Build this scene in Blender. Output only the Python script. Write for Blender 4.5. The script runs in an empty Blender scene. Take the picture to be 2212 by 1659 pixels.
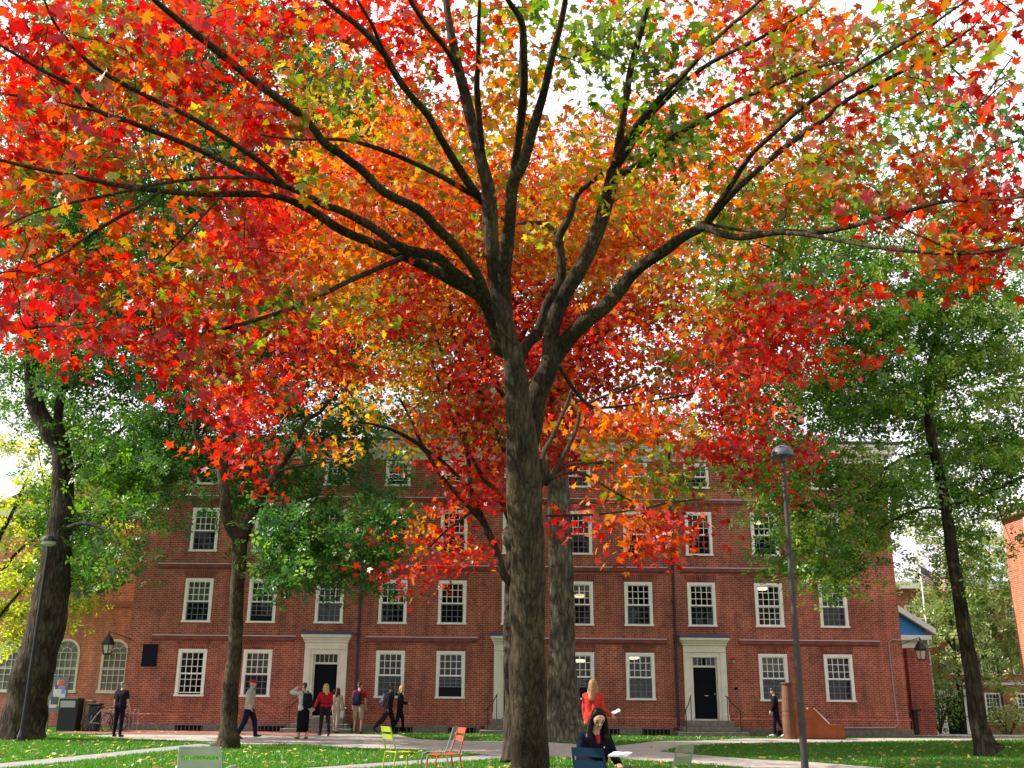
import bpy, bmesh, math, random
import numpy as np
from mathutils import noise as mnoise
from mathutils import Vector, Matrix
R = math.radians
random.seed(7); rng = np.random.default_rng(7)
scene = bpy.context.scene
COL = scene.collection

# ------------------------------------------------------------------ camera
FP = 2190.0; PITCH = 17.15; ROLL = 0.5; CH = 1.4
CROT = Matrix.Rotation(R(90+PITCH), 3, 'X') @ Matrix.Rotation(R(ROLL), 3, 'Z')
cam = bpy.data.cameras.new('camera'); camo = bpy.data.objects.new('camera', cam); COL.objects.link(camo)
camo.matrix_world = Matrix.Translation((0, 0, CH)) @ CROT.to_4x4()
cam.sensor_width = 36; cam.lens = FP/2212*36; cam.clip_end = 2000; cam.clip_start = .05
scene.camera = camo
def P3(px, py, Y):
    v = CROT @ Vector(((px-1106)/FP, -(py-829.5)/FP, -1))
    t = Y/v.y
    return Vector((v.x*t, Y, CH+v.z*t))
def GP(px, py, z=0.0):
    v = CROT @ Vector(((px-1106)/FP, -(py-829.5)/FP, -1))
    t = (z-CH)/v.z
    return Vector((v.x*t, v.y*t, z))
def P3np(px, py, Y):
    M = np.array(CROT)
    v = np.stack([(px-1106)/FP, -(py-829.5)/FP, -np.ones_like(px)], 1) @ M.T
    t = Y/v[:, 1]
    o = v*t[:, None]; o[:, 2] += CH
    return o

# ------------------------------------------------------------------ materials
MATS = {}
def lin(c):
    return tuple(((x/255)/12.92 if x/255 <= .04045 else ((x/255+.055)/1.055)**2.4) for x in c)
def mat(name, color=(.5, .5, .5), rough=.7, metal=0, emit=None, noise=None, bump=None, spec=.4):
    if name in MATS: return MATS[name]
    m = bpy.data.materials.new(name); m.use_nodes = True; MATS[name] = m
    nt = m.node_tree; b = nt.nodes['Principled BSDF']
    b.inputs['Base Color'].default_value = (*color, 1); b.inputs['Roughness'].default_value = rough
    b.inputs['Metallic'].default_value = metal; b.inputs['Specular IOR Level'].default_value = spec
    if emit: b.inputs['Emission Color'].default_value = (*emit[:3], 1); b.inputs['Emission Strength'].default_value = emit[3]
    tc = nt.nodes.new('ShaderNodeTexCoord')
    if noise:
        sc, amt = noise[0], noise[1]
        n = nt.nodes.new('ShaderNodeTexNoise'); n.inputs['Scale'].default_value = sc; n.inputs['Detail'].default_value = 6
        nt.links.new(tc.outputs['Object'], n.inputs['Vector'])
        r = nt.nodes.new('ShaderNodeValToRGB'); r.color_ramp.elements[0].position = .3; r.color_ramp.elements[1].position = .7
        r.color_ramp.elements[0].color = (*[c*(1-amt) for c in color], 1); r.color_ramp.elements[1].color = (*[min(1, c*(1+amt)) for c in color], 1)
        nt.links.new(n.outputs['Fac'], r.inputs['Fac']); nt.links.new(r.outputs['Color'], b.inputs['Base Color'])
    if bump:
        n = nt.nodes.new('ShaderNodeTexNoise'); n.inputs['Scale'].default_value = bump[0]; n.inputs['Detail'].default_value = 8
        nt.links.new(tc.outputs['Object'], n.inputs['Vector'])
        bp = nt.nodes.new('ShaderNodeBump'); bp.inputs['Strength'].default_value = bump[1]; bp.inputs['Distance'].default_value = bump[2]
        nt.links.new(n.outputs['Fac'], bp.inputs['Height']); nt.links.new(bp.outputs['Normal'], b.inputs['Normal'])
    return m
def brick_mat(name, c1, c2, mortar, stain=.45):
    m = bpy.data.materials.new(name); m.use_nodes = True; MATS[name] = m
    nt = m.node_tree; b = nt.nodes['Principled BSDF']; b.inputs['Roughness'].default_value = .9; b.inputs['Specular IOR Level'].default_value = .2
    uv = nt.nodes.new('ShaderNodeUVMap'); uv.uv_map = 'UVMap'
    br = nt.nodes.new('ShaderNodeTexBrick'); br.inputs['Scale'].default_value = 1
    br.inputs['Brick Width'].default_value = .21; br.inputs['Row Height'].default_value = .078; br.inputs['Mortar Size'].default_value = .009
    br.inputs['Mortar Smooth'].default_value = .2; br.inputs['Bias'].default_value = -.1
    br.inputs['Color1'].default_value = (*c1, 1); br.inputs['Color2'].default_value = (*c2, 1); br.inputs['Mortar'].default_value = (*mortar, 1)
    nt.links.new(uv.outputs['UV'], br.inputs['Vector'])
    # blotchy weathering of the old wall
    n = nt.nodes.new('ShaderNodeTexNoise'); n.inputs['Scale'].default_value = .55; n.inputs['Detail'].default_value = 9; n.inputs['Roughness'].default_value = .65
    nt.links.new(uv.outputs['UV'], n.inputs['Vector'])
    n2 = nt.nodes.new('ShaderNodeTexNoise'); n2.inputs['Scale'].default_value = 6; n2.inputs['Detail'].default_value = 4
    nt.links.new(uv.outputs['UV'], n2.inputs['Vector'])
    r = nt.nodes.new('ShaderNodeValToRGB'); r.color_ramp.elements[0].position = .32; r.color_ramp.elements[1].position = .68
    s = 1-stain
    r.color_ramp.elements[0].color = (s, s*.96, s*1.05, 1); r.color_ramp.elements[1].color = (1.15, 1.05, 1, 1)
    nt.links.new(n.outputs['Fac'], r.inputs['Fac'])
    r2 = nt.nodes.new('ShaderNodeValToRGB'); r2.color_ramp.elements[0].position = .3; r2.color_ramp.elements[1].position = .7
    r2.color_ramp.elements[0].color = (.8, .8, .8, 1); r2.color_ramp.elements[1].color = (1.2, 1.15, 1.1, 1)
    nt.links.new(n2.outputs['Fac'], r2.inputs['Fac'])
    mx = nt.nodes.new('ShaderNodeMix'); mx.data_type = 'RGBA'; mx.blend_type = 'MULTIPLY'; mx.inputs['Factor'].default_value = 1
    nt.links.new(br.outputs['Color'], mx.inputs['A']); nt.links.new(r.outputs['Color'], mx.inputs['B'])
    mx2 = nt.nodes.new('ShaderNodeMix'); mx2.data_type = 'RGBA'; mx2.blend_type = 'MULTIPLY'; mx2.inputs['Factor'].default_value = 1
    nt.links.new(mx.outputs['Result'], mx2.inputs['A']); nt.links.new(r2.outputs['Color'], mx2.inputs['B'])
    mp = nt.nodes.new('ShaderNodeMapping'); mp.inputs['Scale'].default_value = (2.6, .32, 1); nt.links.new(uv.outputs['UV'], mp.inputs['Vector'])
    n4 = nt.nodes.new('ShaderNodeTexNoise'); n4.inputs['Scale'].default_value = 1.3; n4.inputs['Detail'].default_value = 6; n4.inputs['Roughness'].default_value = .6
    nt.links.new(mp.outputs[0], n4.inputs['Vector'])
    r4 = nt.nodes.new('ShaderNodeValToRGB'); r4.color_ramp.elements[0].position = .36; r4.color_ramp.elements[1].position = .6
    r4.color_ramp.elements[0].color = (.76, .74, .77, 1); r4.color_ramp.elements[1].color = (1.1, 1.06, 1.02, 1); nt.links.new(n4.outputs['Fac'], r4.inputs['Fac'])
    mx3 = nt.nodes.new('ShaderNodeMix'); mx3.data_type = 'RGBA'; mx3.blend_type = 'MULTIPLY'; mx3.inputs['Factor'].default_value = 1
    nt.links.new(mx2.outputs['Result'], mx3.inputs['A']); nt.links.new(r4.outputs['Color'], mx3.inputs['B'])
    nt.links.new(mx3.outputs['Result'], b.inputs['Base Color'])
    bp = nt.nodes.new('ShaderNodeBump'); bp.inputs['Strength'].default_value = .5; bp.inputs['Distance'].default_value = .01
    nt.links.new(br.outputs['Fac'], bp.inputs['Height']); bp.invert = True; nt.links.new(bp.outputs['Normal'], b.inputs['Normal'])
    return m
def leaf_mat(name, trans=.45, gloss=.06):
    m = bpy.data.materials.new(name); m.use_nodes = True; MATS[name] = m
    nt = m.node_tree; nt.nodes.remove(nt.nodes['Principled BSDF']); out = nt.nodes['Material Output']
    a = nt.nodes.new('ShaderNodeAttribute'); a.attribute_name = 'Col'
    d = nt.nodes.new('ShaderNodeBsdfDiffuse'); t = nt.nodes.new('ShaderNodeBsdfTranslucent'); g = nt.nodes.new('ShaderNodeBsdfGlossy')
    g.inputs['Roughness'].default_value = .38; g.inputs['Color'].default_value = (.9, .9, .9, 1)
    nt.links.new(a.outputs['Color'], d.inputs['Color'])
    hs = nt.nodes.new('ShaderNodeHueSaturation'); hs.inputs['Saturation'].default_value = 1.08; hs.inputs['Value'].default_value = 1.3
    nt.links.new(a.outputs['Color'], hs.inputs['Color']); nt.links.new(hs.outputs['Color'], t.inputs['Color'])
    m1 = nt.nodes.new('ShaderNodeMixShader'); m1.inputs[0].default_value = trans
    nt.links.new(d.outputs[0], m1.inputs[1]); nt.links.new(t.outputs[0], m1.inputs[2])
    m2 = nt.nodes.new('ShaderNodeMixShader'); m2.inputs[0].default_value = gloss
    nt.links.new(m1.outputs[0], m2.inputs[1]); nt.links.new(g.outputs[0], m2.inputs[2])
    nt.links.new(m2.outputs[0], out.inputs['Surface'])
    return m
LEAF = leaf_mat('maple_leaf', .56, .03); GLEAF = leaf_mat('green_leaf', .45, .035)
def bark_mat(name, c0, c1, scale=7, lichen=None):
    m = bpy.data.materials.new(name); m.use_nodes = True; MATS[name] = m
    nt = m.node_tree; b = nt.nodes['Principled BSDF']; b.inputs['Roughness'].default_value = .95; b.inputs['Specular IOR Level'].default_value = .15
    tc = nt.nodes.new('ShaderNodeTexCoord'); mp = nt.nodes.new('ShaderNodeMapping'); mp.inputs['Scale'].default_value = (1, 1, .26)
    nt.links.new(tc.outputs['Object'], mp.inputs['Vector'])
    n = nt.nodes.new('ShaderNodeTexNoise'); n.inputs['Scale'].default_value = scale*2.2; n.inputs['Detail'].default_value = 10; n.inputs['Roughness'].default_value = .7
    n.inputs['Distortion'].default_value = .6
    v = nt.nodes.new('ShaderNodeTexVoronoi'); v.feature = 'DISTANCE_TO_EDGE'; v.inputs['Scale'].default_value = scale*2
    nt.links.new(mp.outputs[0], n.inputs['Vector'])
    mxv = nt.nodes.new('ShaderNodeMix'); mxv.data_type = 'VECTOR'; mxv.inputs['Factor'].default_value = .12
    nt.links.new(mp.outputs[0], mxv.inputs['A']); nt.links.new(n.outputs['Color'], mxv.inputs['B']); nt.links.new(mxv.outputs['Result'], v.inputs['Vector'])
    mul = nt.nodes.new('ShaderNodeMath'); mul.operation = 'MULTIPLY_ADD'; mul.inputs[1].default_value = 1.1; 
    nt.links.new(v.outputs['Distance'], mul.inputs[0]); nt.links.new(n.outputs['Fac'], mul.inputs[2])
    r = nt.nodes.new('ShaderNodeValToRGB'); r.color_ramp.elements[0].position = .38; r.color_ramp.elements[1].position = .85
    r.color_ramp.elements[0].color = (*c0, 1); r.color_ramp.elements[1].color = (*c1, 1)
    nt.links.new(mul.outputs[0], r.inputs['Fac'])
    n3 = nt.nodes.new('ShaderNodeTexNoise'); n3.inputs['Scale'].default_value = 1.6; n3.inputs['Detail'].default_value = 5
    nt.links.new(tc.outputs['Object'], n3.inputs['Vector'])
    r3 = nt.nodes.new('ShaderNodeValToRGB'); r3.color_ramp.elements[0].position = .35; r3.color_ramp.elements[1].position = .65
    r3.color_ramp.elements[0].color = (.5, .48, .46, 1); r3.color_ramp.elements[1].color = (1.35, 1.38, 1.15, 1)
    nt.links.new(n3.outputs['Fac'], r3.inputs['Fac'])
    mx = nt.nodes.new('ShaderNodeMix'); mx.data_type = 'RGBA'; mx.blend_type = 'MULTIPLY'; mx.inputs['Factor'].default_value = 1
    nt.links.new(r.outputs['Color'], mx.inputs['A']); nt.links.new(r3.outputs['Color'], mx.inputs['B'])
    nt.links.new(mx.outputs['Result'], b.inputs['Base Color'])
    bp = nt.nodes.new('ShaderNodeBump'); bp.inputs['Strength'].default_value = 1; bp.inputs['Distance'].default_value = .05
    nt.links.new(mul.outputs[0], bp.inputs['Height']); nt.links.new(bp.outputs['Normal'], b.inputs['Normal'])
    return m
BARK = bark_mat('maple_bark', (.018, .013, .009), (.118, .088, .06), 9)
BARKG = bark_mat('elm_bark', (.022, .02, .017), (.17, .155, .125), 4)
BARKD = bark_mat('dark_bark', (.012, .009, .007), (.075, .058, .045), 5)
BRICK = brick_mat('red_brick', (.43, .112, .072), (.28, .070, .050), (.52, .37, .28))
BRICKN = brick_mat('pink_brick', (.60, .21, .145), (.48, .145, .105), (.62, .44, .36), .2)
BRICKO = brick_mat('orange_brick', (.46, .15, .07), (.34, .10, .055), (.45, .32, .24), .2)
CREAM = mat('cream_paint', (.74, .71, .61), .6, noise=(3, .08))
WHITE = mat('white_paint', (.86, .84, .79), .55, noise=(4, .06))
BLACKM = mat('black_iron', (.012, .012, .014), .5)
PIPE = mat('dark_downspout', (.03, .022, .028), .45)
SLATE = mat('slate_roof', (.19, .185, .23), .6)
LEAD = mat('lead_flashing', (.62, .60, .68), .5)
LEADB = mat('blue_lead_cap', (.06, .08, .13), .55)
SANDST = mat('brown_string_course', (.20, .062, .05), .9, noise=(3, .3))
GRANITE = mat('granite', (.19, .17, .15), .9, noise=(9, .3))
DARK = mat('dark_void', (.01, .01, .01), .9)
DOORM = mat('black_green_door', (.004, .007, .009), .6, spec=.08)
def slate_setup():
    nt = SLATE.node_tree; b = nt.nodes['Principled BSDF']
    uv = nt.nodes.new('ShaderNodeUVMap'); uv.uv_map = 'UVMap'
    br = nt.nodes.new('ShaderNodeTexBrick'); br.inputs['Scale'].default_value = 1; br.inputs['Brick Width'].default_value = .3
    br.inputs['Row Height'].default_value = .17; br.inputs['Mortar Size'].default_value = .012
    br.inputs['Color1'].default_value = (.50, .49, .57, 1); br.inputs['Color2'].default_value = (.42, .41, .49, 1); br.inputs['Mortar'].default_value = (.22, .21, .27, 1)  # pale lavender slates: sky reflection and grazing sun sheen put into the colour
    nt.links.new(uv.outputs['UV'], br.inputs['Vector']); nt.links.new(br.outputs['Color'], b.inputs['Base Color'])
slate_setup()
# window glass: real see-through pane with reflections
def glass_mat():
    m = bpy.data.materials.new('window_glass'); m.use_nodes = True; MATS['window_glass'] = m
    nt = m.node_tree; nt.nodes.remove(nt.nodes['Principled BSDF']); out = nt.nodes['Material Output']
    t = nt.nodes.new('ShaderNodeBsdfTransparent'); t.inputs['Color'].default_value = (.75, .78, .74, 1)
    g = nt.nodes.new('ShaderNodeBsdfGlossy'); g.inputs['Roughness'].default_value = .03
    tc = nt.nodes.new('ShaderNodeTexCoord'); n = nt.nodes.new('ShaderNodeTexNoise'); n.inputs['Scale'].default_value = 3.5
    nt.links.new(tc.outputs['Object'], n.inputs['Vector']); bp = nt.nodes.new('ShaderNodeBump'); bp.inputs['Strength'].default_value = .15; bp.inputs['Distance'].default_value = .01
    nt.links.new(n.outputs['Fac'], bp.inputs['Height']); nt.links.new(bp.outputs['Normal'], g.inputs['Normal'])
    mx = nt.nodes.new('ShaderNodeMixShader'); mx.inputs[0].default_value = .02
    nt.links.new(t.outputs[0], mx.inputs[1]); nt.links.new(g.outputs[0], mx.inputs[2]); nt.links.new(mx.outputs[0], out.inputs['Surface'])
    return m
GLASS = glass_mat()
SCREEN = mat('insect_screen', (.012, .015, .022), .8, spec=.1)
MUNTG = mat('screened_muntin', (.16, .17, .21), .7)

# ------------------------------------------------------------------ mesh builder
class MB:
    def __init__(s): s.v = []; s.f = []; s.m = []
    def add(s, vs, fs, mi=0):
        o = len(s.v); s.v += [tuple(x) for x in vs]
        s.f += [tuple(i+o for i in f) for f in fs]; s.m += [mi]*len(fs); return s
    def box(s, x0, x1, y0, y1, z0, z1, mi=0):
        return s.add([(x0,y0,z0),(x1,y0,z0),(x1,y1,z0),(x0,y1,z0),(x0,y0,z1),(x1,y0,z1),(x1,y1,z1),(x0,y1,z1)],
                     [(0,3,2,1),(4,5,6,7),(0,1,5,4),(1,2,6,5),(2,3,7,6),(3,0,4,7)], mi)
    def bbox(s, x0, x1, y0, y1, z0, z1, b=.01, mi=0):   # chamfered box
        vs = []
        for z, i in ((z0, b), (z0+b, 0), (z1-b, 0), (z1, b)):
            for (x, y) in ((x0+i+b, y0+i), (x1-i-b, y0+i), (x1-i, y0+i+b), (x1-i, y1-i-b), (x1-i-b, y1-i), (x0+i+b, y1-i), (x0+i, y1-i-b), (x0+i, y0+i+b)): vs.append((x, y, z))
        fs = [tuple(range(7, -1, -1)), tuple(range(24, 32))]
        for k in range(3):
            for i in range(8): fs.append((k*8+i, k*8+(i+1) % 8, (k+1)*8+(i+1) % 8, (k+1)*8+i))
        return s.add(vs, fs, mi)
    def quad(s, a, b, c, d, mi=0): return s.add([a, b, c, d], [(0, 1, 2, 3)], mi)
    def prism(s, pts, axis, a, b, mi=0):   # pts 2d polygon, extruded along axis
        def mk(p, t): return (p[0], t, p[1]) if axis == 'y' else ((t, p[0], p[1]) if axis == 'x' else (p[0], p[1], t))
        n = len(pts)
        vs = [mk(p, a) for p in pts]+[mk(p, b) for p in pts]
        fs = [tuple(range(n)), tuple(range(2*n-1, n-1, -1))]+[(i, i+n, (i+1) % n+n, (i+1) % n) for i in range(n)]
        return s.add(vs, fs, mi)
    def tube(s, pts, rad, n=8, mi=0, cap=True, wob=0):
        pts = [Vector(p) for p in pts]; k = len(pts)
        if not hasattr(rad, '__len__'): rad = [rad]*k
        T = [(pts[min(i+1, k-1)]-pts[max(i-1, 0)]).normalized() for i in range(k)]
        a = T[0].orthogonal().normalized(); vs = []
        for i in range(k):
            a = (a-T[i]*a.dot(T[i])).normalized(); b = T[i].cross(a)
            for j in range(n):
                th = 2*math.pi*j/n; r = rad[i]*(1+(.16*mnoise.noise(pts[i]*2.1+Vector((math.cos(th), math.sin(th), 0))*.8) if wob else 0))*(1+(wob*(math.sin(3*th+i*.35)+.7*math.sin(5*th-i*.23+1)+.4*random.uniform(-1, 1)) if wob else 0))
                vs.append(pts[i]+a*math.cos(th)*r+b*math.sin(th)*r)
        fs = [(i*n+j, i*n+(j+1) % n, (i+1)*n+(j+1) % n, (i+1)*n+j) for i in range(k-1) for j in range(n)]
        if cap: fs += [tuple(range(n-1, -1, -1)), tuple((k-1)*n+j for j in range(n))]
        return s.add(vs, fs, mi)
    def lathe(s, c, prof, n=16, mi=0):
        vs = [(c[0]+r*math.cos(2*math.pi*j/n), c[1]+r*math.sin(2*math.pi*j/n), c[2]+z) for r, z in prof for j in range(n)]
        k = len(prof)
        fs = [(i*n+j, i*n+(j+1) % n, (i+1)*n+(j+1) % n, (i+1)*n+j) for i in range(k-1) for j in range(n)]
        fs += [tuple(range(n-1, -1, -1)), tuple((k-1)*n+j for j in range(n))]
        return s.add(vs, fs, mi)
    def rect(s, u0, u1, z0, z1, uv=None): pass
def wpos(o):
    p = Vector((0, 0, 0))
    while o: p += o.location; o = o.parent
    return p
def obj(name, mb, mats, parent=None, smooth=False, uv=False):
    if not isinstance(mats, (list, tuple)): mats = [mats]
    me = bpy.data.meshes.new(name); off = wpos(parent) if parent else Vector((0, 0, 0))
    vs = np.array(mb.v, dtype=float)-np.array(off)
    me.from_pydata(vs.tolist(), [], mb.f)
    for m in mats: me.materials.append(m)
    if len(mats) > 1: me.polygons.foreach_set('material_index', mb.m)
    if smooth: me.polygons.foreach_set('use_smooth', [True]*len(mb.f))
    if uv:
        l = me.uv_layers.new(name='UVMap')
        for p in me.polygons:
            n = p.normal; ax = (abs(n.x), abs(n.y), abs(n.z)); k = ax.index(max(ax))
            for li in p.loop_indices:
                c = me.vertices[me.loops[li].vertex_index].co+off
                l.data[li].uv = (c.y, c.z) if k == 0 else ((c.x, c.z) if k == 1 else (c.x, c.y))
    me.update()
    o = bpy.data.objects.new(name, me); COL.objects.link(o)
    if parent: o.parent = parent
    return o
def thing(name, label, cat, loc=(0, 0, 0), rz=0, group=None):
    o = bpy.data.objects.new(name, None); COL.objects.link(o); o.location = loc; o.rotation_euler = (0, 0, rz)
    o.empty_display_size = .2
    o['label'] = label; o['category'] = cat
    if group: o['group'] = group
    return o
def tag(o, label=None, cat=None, group=None, kind=None):
    if label: o['label'] = label
    if cat: o['category'] = cat
    if group: o['group'] = group
    if kind: o['kind'] = kind
    return o
def dup(root, loc=None, rz=None, label=None):
    r = root.copy(); COL.objects.link(r)
    def rec(a, b):
        for ch in a.children:
            c = ch.copy(); COL.objects.link(c); c.parent = b; rec(ch, c)
    rec(root, r)
    if loc is not None: r.location = loc
    if rz is not None: r.rotation_euler = (0, 0, rz)
    if label: r['label'] = label
    return r
def smoothpath(pts, rad, sub=4):
    n = len(pts); o = []; ro = []
    for i in range(n-1):
        p0, p1, p2, p3 = pts[max(i-1, 0)], pts[i], pts[i+1], pts[min(i+2, n-1)]
        for k in range(sub):
            t = k/sub
            o.append(.5*((2*p1)+(p2-p0)*t+(2*p0-5*p1+4*p2-p3)*t*t+(3*p1-p0-3*p2+p3)*t**3)); ro.append(rad[i]*(1-t)+rad[i+1]*t)
    o.append(pts[-1]); ro.append(rad[-1]); return o, ro

# ------------------------------------------------------------------ sky and sun
w = bpy.data.worlds.new('World'); scene.world = w; w.use_nodes = True
SUN_EL = 37; sd = Vector((-1, .05, 0)).normalized()
nt = w.node_tree; bg = nt.nodes['Background']
sky = nt.nodes.new('ShaderNodeTexSky'); sky.sky_type = 'NISHITA'; sky.sun_disc = False
sky.sun_elevation = R(SUN_EL); sky.sun_rotation = math.atan2(sd.x, sd.y); sky.dust_density = 2.5
tc = nt.nodes.new('ShaderNodeTexCoord'); cn = nt.nodes.new('ShaderNodeTexNoise'); cn.inputs['Scale'].default_value = 2.2; cn.inputs['Detail'].default_value = 8; cn.inputs['Roughness'].default_value = .6
nt.links.new(tc.outputs['Generated'], cn.inputs['Vector'])
cr = nt.nodes.new('ShaderNodeValToRGB'); cr.color_ramp.elements[0].position = .3; cr.color_ramp.elements[1].position = .5
nt.links.new(cn.outputs['Fac'], cr.inputs['Fac'])
cm = nt.nodes.new('ShaderNodeMix'); cm.data_type = 'RGBA'
cm.inputs['B'].default_value = (12.5, 12.3, 12.9, 1)
nt.links.new(cr.outputs['Color'], cm.inputs['Factor']); nt.links.new(sky.outputs['Color'], cm.inputs['A'])
nt.links.new(cm.outputs['Result'], bg.inputs['Color']); bg.inputs['Strength'].default_value = .06
sl = bpy.data.lights.new('sun', 'SUN'); sl.energy = 4.6; sl.angle = R(.5); sl.color = (1, .93, .82)
so = bpy.data.objects.new('sun', sl); COL.objects.link(so)
sdir = Vector((sd.x*math.cos(R(SUN_EL)), sd.y*math.cos(R(SUN_EL)), math.sin(R(SUN_EL))))
so.rotation_euler = sdir.to_track_quat('Z', 'Y').to_euler(); so.location = (-30, 5, 30)
scene.view_settings.view_transform = 'Standard'; scene.view_settings.look = 'None'
scene.view_settings.exposure = 1.15; scene.view_settings.gamma = 1
scene.cycles.max_bounces = 8; scene.cycles.transparent_max_bounces = 12

# ------------------------------------------------------------------ ground
def gz(y): return 0 if y < 47 else max(-.7, -(y-47)*.04)
def grass_mat():
    m = mat('lawn_grass', (.05, .15, .018), .95, spec=.1); nt = m.node_tree; b = nt.nodes['Principled BSDF']
    tc = nt.nodes.new('ShaderNodeTexCoord')
    n = nt.nodes.new('ShaderNodeTexNoise'); n.inputs['Scale'].default_value = .8; n.inputs['Detail'].default_value = 10; n.inputs['Roughness'].default_value = .7
    nt.links.new(tc.outputs['Object'], n.inputs['Vector'])
    r = nt.nodes.new('ShaderNodeValToRGB'); e = r.color_ramp.elements; e[0].position = .28; e[1].position = .62
    e[0].color = (.085, .085, .03, 1); e[1].color = (.05, .15, .018, 1); x = e.new(.36); x.color = (.038, .115, .016, 1)
    nt.links.new(n.outputs['Fac'], r.inputs['Fac'])
    n2 = nt.nodes.new('ShaderNodeTexNoise'); n2.inputs['Scale'].default_value = 40; n2.inputs['Detail'].default_value = 5
    nt.links.new(tc.outputs['Object'], n2.inputs['Vector'])
    mx = nt.nodes.new('ShaderNodeMix'); mx.data_type = 'RGBA'; mx.blend_type = 'OVERLAY'; mx.inputs['Factor'].default_value = .5
    nt.links.new(r.outputs['Color'], mx.inputs['A']); nt.links.new(n2.outputs['Color'], mx.inputs['B']); nt.links.new(mx.outputs['Result'], b.inputs['Base Color'])
    bp = nt.nodes.new('ShaderNodeBump'); bp.inputs['Distance'].default_value = .05; nt.links.new(n2.outputs['Fac'], bp.inputs['Height']); nt.links.new(bp.outputs['Normal'], b.inputs['Normal'])
    return m
GRASS = grass_mat()
g = MB(); ys = [-60, 0, 20, 47, 52, 57, 64.5, 120, 400, 900]
for a, b in zip(ys[:-1], ys[1:]):
    g.quad((-600, a, gz(a)), (600, a, gz(a)), (600, b, gz(b)), (-600, b, gz(b)))
tag(obj('lawn', g, GRASS), 'green lawn with yellow fallen leaves', kind='structure')
PAVE = mat('pale_path', (.37, .325, .30), .9, noise=(1.2, .12), bump=(60, .4, .01))
PAVEG = mat('grey_path', (.27, .255, .26), .9, noise=(1.5, .12), bump=(60, .4, .01))
BPAVE = brick_mat('brick_paving', (.30, .13, .10), (.24, .10, .08), (.3, .22, .18), .2)
DIRT = mat('bare_dirt', (.17, .12, .085), .95, noise=(3, .3), bump=(30, .5, .02))
def sheet(name, pts, z, m, label, uv=False):
    vs = [GP(*p) for p in pts]
    b = MB(); b.add([(v.x, v.y, z) for v in vs], [tuple(range(len(vs)))])
    me = obj(name, b, m, uv=uv); bm = bmesh.new(); bm.from_mesh(me.data)
    bmesh.ops.triangulate(bm, faces=bm.faces); bmesh.ops.recalc_face_normals(bm, faces=bm.faces)
    for f in bm.faces:
        if f.normal.z < 0: f.normal_flip()
    bm.to_mesh(me.data); bm.free()
    tag(me, label, kind='structure'); return me
main_path_poly = [(470,1609),(654,1609),(744,1616),(923,1622),(1082,1634),(1187,1637),(1342,1641),(1581,1656),(1700,1675),(2100,1700),(1990,1668),(1872,1657),(1750,1647),(1628,1641),(1536,1634),
         (1424,1624),(1470,1614),(1536,1609),(1650,1606),(1790,1605),(1900,1602),(2212,1599),(2500,1600),(2500,1594),(2212,1594),(2000,1594),(1830,1596),(1700,1596.5),(1610,1596),(1536,1600),(1415,1602),(1315,1614),(1250,1609),
         (1187,1604),(1070,1602),(980,1601),(900,1597),(860,1588),(600,1584),(300,1586),(180,1590),(300,1598),(420,1602)]
sheet('path', main_path_poly, .012, PAVE, 'wide pale path crossing the yard in front of the hall')
sheet('side_path', [(-400,1700),(0,1650),(200,1630),(430,1607),(470,1611),(330,1626),(160,1646),(0,1662),(-300,1712)], .008, PAVEG, 'narrow path cutting across the left lawn')
sheet('side_path', [(840,1647),(940,1640),(1030,1633),(1082,1629),(1100,1636),(1040,1643),(940,1650),(850,1656),(400,1690),(380,1680)], .008, PAVEG, 'narrow path joining the wide path beside the maple')
b = MB(); b.box(-16.5, -6.8, 38.2, 42.3, -.05, .02); tag(obj('brick_paving', b, BPAVE, uv=True), 'reddish brick paving at the foot of the hall', kind='structure')
b = MB(); b.box(10.5, 24, 43.6, 46, -.05, .014); tag(obj('footway', b, PAVE), 'pale footway passing the hall corner', kind='structure')
b = MB(); b.box(20, 60, 57, 60, gz(57)-.3, gz(57)+.02); tag(obj('far_footway', b, PAVE), 'pale footway before the far hall', kind='structure')

# grass blades
def inpoly(x, y, poly):
    c = np.zeros(len(x), bool); n = len(poly); j = n-1
    for i in range(n):
        xi, yi = poly[i]; xj, yj = poly[j]
        c ^= ((yi > y) != (yj > y)) & (x < (xj-xi)*(y-yi)/(yj-yi+1e-12)+xi); j = i
    return c
PATHW = [[(p.x, p.y) for p in (GP(*q) for q in main_path_poly)],
         [(p.x, p.y) for p in (GP(*q) for q in [(-400,1700),(0,1650),(200,1630),(430,1607),(470,1611),(330,1626),(160,1646),(0,1662),(-300,1712)])],
         [(p.x, p.y) for p in (GP(*q) for q in [(840,1647),(940,1640),(1030,1633),(1082,1629),(1100,1636),(1040,1643),(940,1650),(850,1656),(400,1690),(380,1680)])]]
def np_mesh(name, V, tri, colors, m, parent=None, smooth=False):
    """V (N,3), tri (T,3), colors (N,3)"""
    me = bpy.data.meshes.new(name); off = np.array(wpos(parent)) if parent else np.zeros(3)
    k = tri.shape[1]
    me.vertices.add(len(V)); me.vertices.foreach_set('co', (V-off).astype(np.float32).ravel())
    me.loops.add(tri.size); me.loops.foreach_set('vertex_index', tri.astype(np.int32).ravel())
    me.polygons.add(len(tri)); me.polygons.foreach_set('loop_start', (np.arange(len(tri))*k).astype(np.int32))
    me.polygons.foreach_set('loop_total', np.full(len(tri), k, np.int32))
    if smooth: me.polygons.foreach_set('use_smooth', np.ones(len(tri), bool))
    me.update(calc_edges=True)
    if colors is not None:
        a = me.attributes.new('Col', 'FLOAT_COLOR', 'POINT'); c = np.ones((len(V), 4), np.float32); c[:, :3] = colors; a.data.foreach_set('color', c.ravel())
    me.materials.append(m); me.validate()
    o = bpy.data.objects.new(name, me); COL.objects.link(o)
    if parent: o.parent = parent
    return o
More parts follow.
